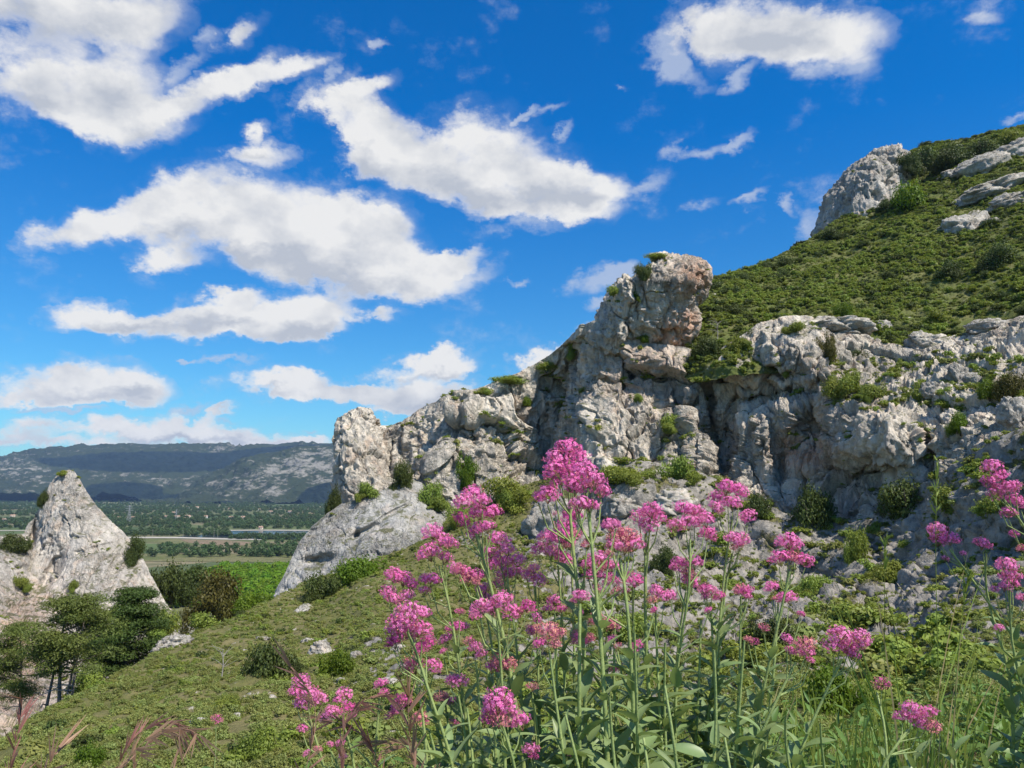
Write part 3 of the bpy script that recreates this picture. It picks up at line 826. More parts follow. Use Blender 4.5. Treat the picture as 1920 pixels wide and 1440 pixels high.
# ---- far hills
def hill_material(name):
    m, t, out = mat(name)
    pos = t.new('ShaderNodeNewGeometry').outputs['Position']
    wv = t.noise(pos, 0.004, 5, 0.6, out=1)
    q = t.vmath('MULTIPLY_ADD', wv, (160, 160, 90), pos)
    q = t.vmath('MULTIPLY', q, (1.0, 0.35, 2.6))
    a = t.noise(q, 0.012, 9, 0.68)
    b = t.noise(pos, 0.03, 6, 0.7)
    cloud_shade = t.new('ShaderNodeAttribute'); cloud_shade.attribute_name = 'tint'
    rocky = t.new('ShaderNodeAttribute'); rocky.attribute_name = 'rocky'
    v = t.math('ADD', t.math('MULTIPLY_ADD', a, 0.75, t.math('MULTIPLY', b, 0.35)), t.math('MULTIPLY', rocky.outputs['Fac'], 0.13))
    col = t.mix(t.smooth(v, 0.60, 0.74), (0.038, 0.050, 0.026), (0.25, 0.235, 0.20))
    col = t.mix(t.math('MULTIPLY', t.smooth(a, 0.36, 0.48, 1.0, 0.0), 0.8), col, (0.035, 0.05, 0.03))
    cloud_shade_mask = t.smooth(t.math('MULTIPLY_ADD', t.math('SUBTRACT', a, 0.5), 0.7, cloud_shade.outputs['Fac']), 0.34, 0.44)
    col = t.mix(cloud_shade_mask, col, t.mix(t.smooth(b, 0.4, 0.6), (0.010, 0.018, 0.018), (0.018, 0.029, 0.026)))  # cloud shadow over the wooded slopes, painted into the colour as near-black green
    finish(t, out, col, 0.95, t.math('ADD', a, t.math('MULTIPLY', b, 0.5)), 30.0, 0.8, 0.05)
    return m
M_FAR = hill_material('far_hill_scrub')
def add_rock_and_shade(o, spots):
    me = o.data
    co = np.empty(len(me.vertices) * 3, np.float32); me.vertices.foreach_get('co', co); co = co.reshape(-1, 3)
    d = co / np.linalg.norm(co, axis=1)[:, None]
    px = CX + F_PX * (d[:, 0] / (d[:, 1] * math.cos(PITCH) + d[:, 2] * math.sin(PITCH)))
    py = CY - F_PX * ((-d[:, 1] * math.sin(PITCH) + d[:, 2] * math.cos(PITCH)) / (d[:, 1] * math.cos(PITCH) + d[:, 2] * math.sin(PITCH)))
    for nm, lst in spots.items():
        v = np.zeros(len(co), np.float32)
        for (x, y, rx, ry, rot, a) in lst:
            r = math.radians(rot); dx, dy = px - x, py - y
            u = dx * math.cos(r) - dy * math.sin(r); w_ = dx * math.sin(r) + dy * math.cos(r)
            v = np.maximum(v, a * np.exp(-((u / rx) ** 2 + (w_ / ry) ** 2) ** 1.5))
        at = me.attributes.get(nm) or me.attributes.new(nm, 'FLOAT', 'POINT')
        at.data.foreach_set('value', v)
fh_top = line_interp([(-260,900),(-120,880),(0,861),(30,853),(60,848),(100,842),(150,839),(200,838),(270,836),(340,837),(420,835),(434,837),(450,840),(500,836),(560,834),(640,832),(800,830),(1100,838),(1400,850),(2300,870)])
def far_depth(top, d0, d1, bot):
    return lambda x, y: d1 + (d0 - d1) * np.clip((y - top(x)) / (bot - top(x)), 0, 1)
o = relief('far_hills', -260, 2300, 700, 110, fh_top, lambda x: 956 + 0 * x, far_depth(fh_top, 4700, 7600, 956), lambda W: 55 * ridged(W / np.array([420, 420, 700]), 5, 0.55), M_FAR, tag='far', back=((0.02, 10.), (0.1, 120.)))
add_rock_and_shade(o, {'tint': [(300,866,205,20,0,1.0),(120,868,60,10,-6,0.7),(560,846,140,11,2,1.0),(470,868,70,10,20,0.8),(230,920,78,16,0,1.0),(330,934,90,10,0,0.6)],  # tint: where the painted cloud-shadow bands lie on the ridge
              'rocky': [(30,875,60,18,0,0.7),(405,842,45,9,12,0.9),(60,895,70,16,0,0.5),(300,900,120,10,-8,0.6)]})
fh2_top = line_interp([(270,962),(330,944),(370,915),(400,896),(430,880),(460,863),(490,853),(520,847),(560,842),(600,839),(640,838),(720,842),(900,870),(1200,940)])
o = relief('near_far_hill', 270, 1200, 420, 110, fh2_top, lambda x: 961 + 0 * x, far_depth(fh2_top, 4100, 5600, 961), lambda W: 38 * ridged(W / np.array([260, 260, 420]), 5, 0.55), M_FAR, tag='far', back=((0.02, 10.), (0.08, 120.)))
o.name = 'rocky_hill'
add_rock_and_shade(o, {'tint': [(605,925,48,18,15,1.0),(410,945,60,8,0,0.5),(640,838,40,4,0,0.5)],
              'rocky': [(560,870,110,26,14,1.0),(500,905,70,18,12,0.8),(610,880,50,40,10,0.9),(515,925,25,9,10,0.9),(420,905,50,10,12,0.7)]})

# ---- haze over the valley
hz = bpy.data.materials.new('haze'); hz.use_nodes = True
th = NT(hz.node_tree); th.n.clear()
pv = th.new('ShaderNodeVolumePrincipled')
pv.inputs['Color'].default_value = (0.40, 0.62, 1.0, 1)
pv.inputs['Density'].default_value = 3.2e-5
pv.inputs['Anisotropy'].default_value = 0.0
ho = th.new('ShaderNodeOutputMaterial'); th.link(pv.outputs[0], ho.inputs['Volume'])
HB = dict(x=(-13500, 13500), y=(-600, 12600), z=(PLAIN - 140, 480))
hv = [(x, y, z) for x in HB['x'] for y in HB['y'] for z in HB['z']]
put('haze', mesh_from('haze', hv, [(0, 1, 3, 2), (4, 6, 7, 5), (0, 4, 5, 1), (2, 3, 7, 6), (0, 2, 6, 4), (1, 5, 7, 3)], hz, smooth=False), kind='stuff')
hz.cycles.homogeneous_volume = True

# ------------------------------------------------------------------ plants: materials
M_SCRUB = leaf_material('scrub_leaf', (0.082, 0.120, 0.016), (0.280, 0.330, 0.060), 0.3, 0.6, vary=1.0)
M_GARR = leaf_material('garrigue_leaf', (0.108, 0.136, 0.032), (0.300, 0.325, 0.092), 0.25, 0.5, vary=1.0)
M_OAK = leaf_material('oak_leaf', (0.026, 0.042, 0.010), (0.100, 0.128, 0.028), 0.2, 0.8, vary=0.7)
M_BRIGHT = leaf_material('bright_leaf', (0.055, 0.10, 0.008), (0.16, 0.23, 0.018), 0.35, 0.6, vary=0.6)
M_RUST = leaf_material('rusty_leaf', (0.042, 0.044, 0.008), (0.140, 0.125, 0.024), 0.2, 0.5, vary=0.4)
M_PINE = leaf_material('pine_needles', (0.030, 0.060, 0.012), (0.105, 0.155, 0.030), 0.2, 0.7, vary=0.4)
M_PINEL = leaf_material('pale_pine_needles', (0.062, 0.090, 0.018), (0.190, 0.225, 0.052), 0.25, 0.7, vary=0.4)
M_FARTREE = leaf_material('far_tree_leaf', (0.032, 0.056, 0.018), (0.085, 0.130, 0.038), 0.2, 0.02, vary=1.0)
M_ORCH = leaf_material('orchard_leaf', (0.085, 0.16, 0.004), (0.19, 0.31, 0.010), 0.35, 0.05, vary=0.8)
M_DRY = leaf_material('dry_grass_blade', (0.20, 0.165, 0.08), (0.36, 0.30, 0.16), 0.3, 2.0, vary=0.5)
M_BARK = plain_material('grey_bark', (0.13, 0.11, 0.09), (0.07, 0.06, 0.05), 3.0)
M_DEAD = plain_material('dead_wood', (0.36, 0.33, 0.29), (0.25, 0.23, 0.20), 4.0)

def leaf_quads(cen, nrm, size, asp, rs, roll=None):
    """Pointed leaf-clump faces (folded rhombs of 4 points, two triangles) at points CEN with normals NRM."""
    n = len(cen)
    nrm = nrm / (np.linalg.norm(nrm, axis=1)[:, None] + 1e-9)
    a = rs.normal(size=(n, 3)); a -= (a * nrm).sum(1)[:, None] * nrm
    a /= np.linalg.norm(a, axis=1)[:, None] + 1e-9
    b = np.cross(nrm, a)
    L = size * rs.uniform(0.6, 1.35, n)[:, None]; Wd = L * asp
    v = np.stack([cen - a * L * .5, cen + b * Wd * .5 + nrm * L * .08, cen + a * L * .5, cen - b * Wd * .5 + nrm * L * .08], 1)
    return v.reshape(-1, 3), np.arange(4 * n).reshape(n, 4)

def crown_points(blobs, n, rs, shell=0.42):
    """Points and outward normals spread over the outer part of several ellipsoids."""
    B = np.array(blobs, float)
    wts = (B[:, 3] * B[:, 4] + B[:, 4] * B[:, 5] + B[:, 3] * B[:, 5]); wts /= wts.sum()
    k = rs.choice(len(B), n, p=wts)
    d = rs.normal(size=(n, 3)); d /= np.linalg.norm(d, axis=1)[:, None]
    r = shell + (1.04 - shell) * rs.random(n) ** 0.6
    # dents keep the outline uneven
    dent = 1 + 0.62 * perlin(d * 2.3 + k[:, None] * 3.7) + 0.36 * perlin(d * 6.0 + k[:, None] * 1.3)
    p = B[k, :3] + d * B[k, 3:6] * (r * dent)[:, None]
    nn = d / B[k, 3:6]; nn /= np.linalg.norm(nn, axis=1)[:, None]
    return p, nn

def bush_mesh(name, blobs, n, size, asp, material, seed, zmin=-0.05):
    rs = np.random.default_rng(seed)
    p, nn = crown_points(blobs, n, rs)
    keep = p[:, 2] > zmin
    p, nn = p[keep], nn[keep]
    nn = nn * 0.9 + rs.normal(size=nn.shape) * 0.55 + np.array([0, 0, 0.35])
    V, F = leaf_quads(p, nn, size, asp, rs)
    return mesh_from(name, V, F, material, smooth=False)

def rand_blobs(rs, n, w, h, rmin=0.20, rmax=0.46):
    out = []
    for k in range(n):
        a = rs.uniform(0, 2 * math.pi); r = rs.uniform(0, 0.68) * w
        rr = rs.uniform(rmin, rmax) * w
        out.append((r * math.cos(a), r * math.sin(a), rs.uniform(0.16, 0.66) * h, rr, rr * rs.uniform(0.7, 1.2), rs.uniform(0.22, 0.46) * h))
    return out

def tube_mesh(name, paths, material, sides=6):
    """Several tapered tubes, each [(x, y, z, radius), ...]."""
    Vs, Fs, off = [], [], 0
    for path in paths:
        p = np.array(path, float)
        c, r = p[:, :3], p[:, 3]
        t = np.gradient(c, axis=0); t /= np.linalg.norm(t, axis=1)[:, None] + 1e-9
        ref = np.array([0.31, 0.87, 0.38]) if abs(t[0, 2]) > 0.8 else np.array([0, 0, 1.0])
        a = np.cross(t, ref); a /= np.linalg.norm(a, axis=1)[:, None] + 1e-9
        b = np.cross(t, a)
        th = np.linspace(0, 2 * math.pi, sides, endpoint=False)
        ring = c[:, None] + r[:, None, None] * (a[:, None] * np.cos(th)[None, :, None] + b[:, None] * np.sin(th)[None, :, None])
        Vs.append(ring.reshape(-1, 3)); Fs.append(grid_faces(len(p), sides, True) + off); off += len(p) * sides
    return mesh_from(name, np.concatenate(Vs), np.concatenate(Fs), material)

def stems_mesh(name, rs, n, h, r, material, spread=0.5):
    paths = []
    for k in range(n):
        a = rs.uniform(0, 6.28); q = rs.uniform(0.15, 1) * spread
        ex, ey = math.cos(a) * q, math.sin(a) * q
        paths.append([(0.05 * ex, 0.05 * ey, -0.25 * h, r), (0.35 * ex, 0.35 * ey, 0.3 * h, r * 0.8), (ex, ey, h * rs.uniform(0.7, 1.0), r * 0.25)])
    return tube_mesh(name, paths, material, 5)

# ---- a few unit-size crowns; things copy them, the scrub instances them
def crown_set(base, material, n, leaf, asp=0.62, count=4, nb=6, seed=100, h=0.8):
    out = []
    for k in range(count):
        rs = np.random.default_rng(seed + k)
        out.append(bush_mesh(base, rand_blobs(rs, nb, 1.0, h), n, leaf, asp, material, seed + 50 + k))
    return out
CROWN = {
 'oak': crown_set('oak_crown', M_OAK, 5200, 0.072, seed=10, nb=13),
 'scrub': crown_set('scrub_crown', M_SCRUB, 4200, 0.078, seed=20, nb=12),
 'bright': crown_set('bright_crown', M_BRIGHT, 4000, 0.08, seed=30, nb=12),
 'rust': crown_set('rust_crown', M_RUST, 4600, 0.072, seed=40, nb=13, count=2),
}
STEMS = [stems_mesh('shrub_stem', np.random.default_rng(60 + k), 6, 0.55, 0.03, M_BARK, 0.55) for k in range(3)]

# ------------------------------------------------------------------ standing things on the terrain, found along a line of sight
bpy.context.view_layer.update()
_dg = bpy.context.evaluated_depsgraph_get()
def hit(px, py, skip=('haze',), dmax=700):
    """Ground point and normal seen at (px, py); looks through the haze and the plants."""
    d = Vector(cam_dir(px, py)).normalized()
    o = Vector((0, 0, 0))
    for k in range(6):
        ok, loc, nor, idx, ob, mx = S.ray_cast(_dg, o, d)
        if not ok: return None
        if ob.name.split('.')[0] not in skip:
            if nor.dot(d) > 0: nor = -nor
            return loc, nor, ob.name
        o = loc + d * 0.02
    return None

def empty(name, loc, label, cat, group=None, rz=0.0, scale=None):
    e = bpy.data.objects.new(name, None); C.objects.link(e)
    e.empty_display_size = 0.2
    e.location = loc; e.rotation_euler = (0, 0, rz)
    if scale is not None: e.scale = scale
    e['label'] = label; e['category'] = cat
    if group: e['group'] = group
    return e

def shrub(px, py, wpx, hpx, kind, label, dist=None, group=None, cat='shrub', name='shrub', stems=True, sink=0.1):
    """A shrub whose foot is seen at (px, py), wpx wide and hpx tall as seen from the bank."""
    if dist is None:
        h = hit(px, py)
        if h is None: return None
        loc = h[0]
    else:
        loc = Vector(P(np.array(float(px)), np.array(float(py)), dist))
    s = loc.y / F_PX
    wd, ht = wpx * s, hpx * s
    e = empty(name, loc - Vector((0, 0, sink * ht)), label, cat, group, rng.uniform(0, 6.28), (wd / 2.0, wd / 2.0, ht / 0.86))
    lst = CROWN[kind]
    put('crown', lst[rng.integers(len(lst))], parent=e)
    for k in range(2):     # side growth keeps the outline ragged
        a = rng.uniform(0, 6.28)
        c2 = put('crown', lst[rng.integers(len(lst))], parent=e, loc=(0.62 * math.cos(a), 0.62 * math.sin(a), -0.05))
        q = rng.uniform(0.42, 0.72); c2.scale = (q, q * rng.uniform(.7, 1.2), q * rng.uniform(.7, 1.25)); c2.rotation_euler = (rng.normal(0, .2), rng.normal(0, .2), rng.uniform(0, 6.28))
    if stems: put('stem', STEMS[rng.integers(len(STEMS))], parent=e)
    return e

# ------------------------------------------------------------------ scrub that nobody could count: instanced over the slopes
def surface_samples(tag, density, cond, seed, want_n=False):
    rs = np.random.default_rng(seed)
    Ps, Ns = [], []
    for tg, V, F in TERRAIN:
        if tg != tag: continue
        a, b, c, d = V[F[:, 0]], V[F[:, 1]], V[F[:, 2]], V[F[:, 3]]
        nrm = np.cross(c - a, d - b); area = np.linalg.norm(nrm, axis=1) / 2
        nrm = nrm / (2 * area[:, None] + 1e-12); nrm *= np.sign(nrm[:, 2:3] + 1e-9)
        ctr = (a + b + c + d) / 4
        w_ = density * area * cond(ctr, nrm)
        k = rs.poisson(np.minimum(w_, 50))
        idx = np.repeat(np.arange(len(F)), k)
        u, v = rs.random(len(idx))[:, None], rs.random(len(idx))[:, None]
        p = (a[idx] * (1 - u) + b[idx] * u) * (1 - v) + (d[idx] * (1 - u) + c[idx] * u) * v
        Ps.append(p); Ns.append(nrm[idx])
    return np.concatenate(Ps), np.concatenate(Ns)

def project(p):
    w_ = p[:, 1] * math.cos(PITCH) + p[:, 2] * math.sin(PITCH)
    w_ = np.where(w_ > 0.05, w_, 0.05)
    return CX + F_PX * p[:, 0] / w_, CY - F_PX * (-p[:, 1] * math.sin(PITCH) + p[:, 2] * math.cos(PITCH)) / w_

def in_view(p, m=120):
    x, y = project(p)
    return ((x > -m) & (x < 1920 + m) & (y > -m) & (y < 1440 + 2 * m)).astype(float)

def scatter(name, pts, scl, rot, idx, meshes, label=None):
    """One object of kind stuff that draws a plant at each of its points."""
    src = bpy.data.collections.new(name + '_source')
    for k, me in enumerate(meshes):
        so = bpy.data.objects.new('%s_source_%02d' % (name, k), me); src.objects.link(so)
    me = bpy.data.meshes.new(name)
    me.vertices.add(len(pts)); me.vertices.foreach_set('co', np.ascontiguousarray(pts, np.float32).ravel())
    for nm, typ, arr, key in (('scl', 'FLOAT_VECTOR', scl, 'vector'), ('rot', 'FLOAT_VECTOR', rot, 'vector'), ('idx', 'INT', idx, 'value')):
        at = me.attributes.new(nm, typ, 'POINT')
        at.data.foreach_set(key, np.ascontiguousarray(arr, np.int32 if typ == 'INT' else np.float32).ravel())
    ng = bpy.data.node_groups.new(name, 'GeometryNodeTree')
    ng.interface.new_socket('Geometry', in_out='INPUT', socket_type='NodeSocketGeometry')
    ng.interface.new_socket('Geometry', in_out='OUTPUT', socket_type='NodeSocketGeometry')
    N = ng.nodes; Lk = ng.links
    gi, go = N.new('NodeGroupInput'), N.new('NodeGroupOutput')
    iop = N.new('GeometryNodeInstanceOnPoints')
    ci = N.new('GeometryNodeCollectionInfo')
    ci.inputs['Collection'].default_value = src
    ci.inputs['Separate Children'].default_value = True
    ci.inputs['Reset Children'].default_value = True
    def named(nm, typ):
        nd = N.new('GeometryNodeInputNamedAttribute'); nd.data_type = typ; nd.inputs[0].default_value = nm
        return nd.outputs[0]
    Lk.new(gi.outputs[0], iop.inputs['Points'])
    Lk.new(ci.outputs[0], iop.inputs['Instance'])
    iop.inputs['Pick Instance'].default_value = True
    Lk.new(named('idx', 'INT'), iop.inputs['Instance Index'])
    e2r = N.new('FunctionNodeEulerToRotation')
    Lk.new(named('rot', 'FLOAT_VECTOR'), e2r.inputs[0])
    Lk.new(e2r.outputs[0], iop.inputs['Rotation'])
    Lk.new(named('scl', 'FLOAT_VECTOR'), iop.inputs['Scale'])
    Lk.new(iop.outputs[0], go.inputs[0])
    o = put(name, me, label, kind='stuff')
    md = o.modifiers.new('scatter', 'NODES'); md.node_group = ng
    return o

def small_crowns(base, material, n, leaf, seed, count=4, h=0.7, nb=4, asp=0.6):
    return crown_set(base, material, n, leaf, asp, count, nb, seed, h)

def do_scatter(name, p, rs, smin, smax, meshes, flat=(0.7, 1.1), tilt=0.12, sink=0.08, power=1.6, label=None):
    n = len(p)
    s = smin + (smax - smin) * rs.random(n) ** power
    scl = np.stack([s, s, s * rs.uniform(flat[0], flat[1], n)], -1)
    rot = np.stack([rs.normal(0, tilt, n), rs.normal(0, tilt, n), rs.uniform(0, 6.28, n)], -1)
    p = p - np.stack([0 * s, 0 * s, s * sink], -1)
    return scatter(name, p, scl, rot, rs.integers(0, len(meshes), n), meshes, label)

def left_k(c): return 1 - sstep(-10, 10, c[:, 0] - 0.10 * c[:, 1] + 5)
SC_SCRUB = small_crowns('hill_scrub', M_SCRUB, 420, 0.20, 200) + small_crowns('hill_scrub', M_OAK, 420, 0.20, 210, 1)
SC_GARR = small_crowns('garrigue_tuft', M_GARR, 380, 0.17, 230, 5, 0.6)
SC_LEDGE = small_crowns('ledge_scrub', M_SCRUB, 380, 0.21, 240) + small_crowns('ledge_scrub', M_GARR, 300, 0.22, 245, 2)
# upper hill
p, nn = surface_samples('hill', 1.7, lambda c, n: in_view(c) * sstep(0.25, 0.5, n[:, 2]) * (0.10 + 1.15 * sstep(-0.30, 0.25, fbm(c / 9.0, 4))), 1)
do_scatter('hillside_scrub', p, np.random.default_rng(2), 0.4, 1.4, SC_SCRUB, label='dense green scrub covering the upper hillside')
p, nn = surface_samples('hill', 1.6, lambda c, n: in_view(c) * sstep(0.25, 0.5, n[:, 2]), 3)
do_scatter('hillside_undergrowth', p, np.random.default_rng(4), 0.3, 0.8, SC_GARR, label='low olive undergrowth between the hillside scrub')
p, nn = surface_samples('hill', 0.022, lambda c, n: in_view(c) * sstep(0.25, 0.5, n[:, 2]) * sstep(0.0, 0.3, fbm(c / 14.0 + 3, 3)), 23)
do_scatter('hillside_bushes', p, np.random.default_rng(24), 1.2, 2.6, CROWN['oak'], label='taller dark bushes standing out of the hillside scrub')
p, nn = surface_samples('slope', 0.75, lambda c, n: in_view(c) * sstep(0.3, 0.6, n[:, 2]) * sstep(14, 22, c[:, 1]) * np.maximum(sstep(0.02, 0.3, fbm(c / 5.0 + 8, 3)), 0.8 * (1 - left_k(c)) * sstep(50, 34, c[:, 1])), 25)
do_scatter('garrigue_bushes', p, np.random.default_rng(26), 0.3, 0.75, SC_SCRUB, label='darker low bushes scattered in the garrigue of the near slope')
# near slope: low garrigue, and bushier towards the cliff
p, nn = surface_samples('slope', 11.5, lambda c, n: in_view(c) * sstep(0.3, 0.6, n[:, 2]) * sstep(10, 16, c[:, 1]) * np.maximum(0.10 + 0.90 * left_k(c), 0.75 * sstep(52, 34, c[:, 1])) * sstep(-0.55, -0.25, fbm(c / 2.2, 3)) * (0.35 + 0.65 * sstep(70, 30, c[:, 1])), 5)
do_scatter('garrigue', p, np.random.default_rng(6), 0.15, 0.44, SC_GARR, flat=(0.9, 1.5), label='low olive green garrigue covering the near slope')
p, nn = surface_samples('slope', 0.34, lambda c, n: in_view(c) * sstep(0.2, 0.5, n[:, 2]) * sstep(14, 25, c[:, 1]) * (0.05 + 0.95 * (1 - left_k(c))) * sstep(-0.1, 0.25, fbm(c / 6.0, 3)), 7)
do_scatter('talus_scrub', p, np.random.default_rng(8), 0.5, 1.7, SC_LEDGE, label='scattered scrub among the rocks below the cliff')
p, nn = surface_samples('slope', 0.7, lambda c, n: in_view(c) * sstep(0.35, 0.7, n[:, 2]) * sstep(14, 25, c[:, 1]) * (1 - left_k(c)) * sstep(-0.4, 0.1, fbm(c / 3.0 + 9, 3)), 9)
do_scatter('talus_grass', p, np.random.default_rng(10), 0.2, 0.55, SC_GARR, label='olive tufts among the rocks below the cliff')
# ledges and crest of the cliff, the peak, the slab
crest = lambda c: sstep(0.0, 0.25, fbm(c / 5.0 + 4, 3))
p, nn = surface_samples('cliff', 0.42, lambda c, n: in_view(c) * sstep(0.60, 0.80, n[:, 2]) * crest(c), 11)
do_scatter('ledge_scrub', p, np.random.default_rng(12), 0.35, 1.25, SC_LEDGE, label='small green scrub growing on ledges of the cliff')
p, nn = surface_samples('cliff', 0.06, lambda c, n: in_view(c) * sstep(0.25, 0.5, n[:, 2]), 13)
do_scatter('crevice_tufts', p, np.random.default_rng(14), 0.2, 0.5, SC_LEDGE, label='tiny green tufts in crevices of the cliff')
_band = lambda c: (lambda x, y: (x > 1555) & (y > 675 - 0.02 * (x - 1555)) & (y < 762 + 0.03 * (x - 1555)))(*project(c)).astype(float)
p, nn = surface_samples('cliff', 1.1, lambda c, n: in_view(c) * _band(c) * sstep(0.15, 0.45, n[:, 2]) * sstep(-0.35, 0.2, fbm(c / 3.5 + 2, 3)), 19)
do_scatter('terrace_scrub', p, np.random.default_rng(20), 0.35, 1.3, SC_LEDGE, label='green scrub on the grassy terrace above the bulging rock')
for tg, dn, nm, lb in (('peak', 0.16, 'peak_scrub', 'olive tufts growing on the pyramid peak'), ('slab', 0.10, 'slab_tufts', 'tufts growing on the inclined slab'), ('rock_pinnacle', 0.12, 'pinnacle_tufts', 'green tufts on the pinnacle'), ('rock_tower', 0.08, 'tower_tufts', 'green tufts on the rock tower')):
    p, nn = surface_samples(tg, dn, lambda c, n: in_view(c) * sstep(0.35, 0.6, n[:, 2]) * sstep(-0.15, 0.25, fbm(c / 5.0, 3)), 15)
    do_scatter(nm, p, np.random.default_rng(16), 0.25, 0.85, SC_LEDGE, label=lb)
p, nn = surface_samples('ravine', 0.12, lambda c, n: in_view(c) * sstep(330, 250, c[:, 1]), 17)
do_scatter('ravine_scrub', p, np.random.default_rng(18), 0.8, 2.4, SC_SCRUB, label='dark scrub filling the ravine behind the slope')

# ---- valley woods and orchard
TREE_FAR = [bush_mesh('far_tree', [(0, 0, 0.62, 0.33, 0.33, 0.36), (0.12, 0.05, 0.42, 0.30, 0.30, 0.26), (-0.12, 0, 0.45, 0.28, 0.28, 0.3)], 150, 0.20, 0.7, M_FARTREE, 300 + k) for k in range(4)]
rs = np.random.default_rng(21)
def belt(n, x0, x1, y0, y1, edge=0.0):
    px = rs.uniform(x0, x1, n); py = rs.uniform(y0, y1, n)
    d = plain_d(py); q = P(px, py, d); q[:, 2] = PLAIN
    return q
woods = [belt(5200, -200, 760, 938, 962), belt(2200, -200, 760, 962, 986), belt(420, -200, 760, 985, 993.5), belt(260, 225, 430, 996, 1005.5), belt(160, 430, 620, 1008, 1012),
         belt(120, 470, 640, 1016, 1046), belt(50, -150, 210, 1010, 1050), belt(170, 280, 640, 1026, 1046), belt(900, -200, 760, 930, 942)]
wq = np.concatenate(woods)
keep = (fbm(wq / np.array([240., 420., 1.]), 3) > -0.30) | (wq[:, 1] < 1700)
wq = wq[keep]
hgt = rs.uniform(7, 13, len(wq)) * np.where(wq[:, 1] < 1600, 0.8, 1.0)
scatter('valley_woods', wq, np.stack([hgt * rs.uniform(0.8, 1.5, len(wq)), hgt * rs.uniform(0.8, 1.5, len(wq)), hgt], -1), np.stack([0 * hgt, 0 * hgt, rs.uniform(0, 6.28, len(wq))], -1), rs.integers(0, 4, len(wq)), TREE_FAR, 'dark green woods and hedgerows across the valley')
ORCH = [bush_mesh('orchard_tree', [(0, 0, 0.55, 0.45, 0.45, 0.42), (0.2, 0.1, 0.6, 0.3, 0.3, 0.3), (-0.2, -0.1, 0.5, 0.3, 0.3, 0.3)], 300, 0.22, 0.75, M_ORCH, 320 + k) for k in range(3)]
ox, oy = np.meshgrid(np.arange(-36, 8), np.arange(0, 36))
oq = np.stack([ox.ravel() * 6.8 - 40, 560 + oy.ravel() * 7.0, 0 * ox.ravel() + PLAIN], -1).astype(float)
oq[:, :2] += rs.normal(0, 1.5, (len(oq), 2))
scatter('orchard_trees', oq, np.stack([rs.uniform(6.0, 10.0, len(oq)), rs.uniform(6.0, 10.0, len(oq)), rs.uniform(5.5, 10.5, len(oq))], -1), np.stack([0 * oq[:, 0], 0 * oq[:, 0], rs.uniform(0, 6.28, len(oq))], -1), rs.integers(0, 3, len(oq)), ORCH, 'bright green orchard seen between the two rocks')

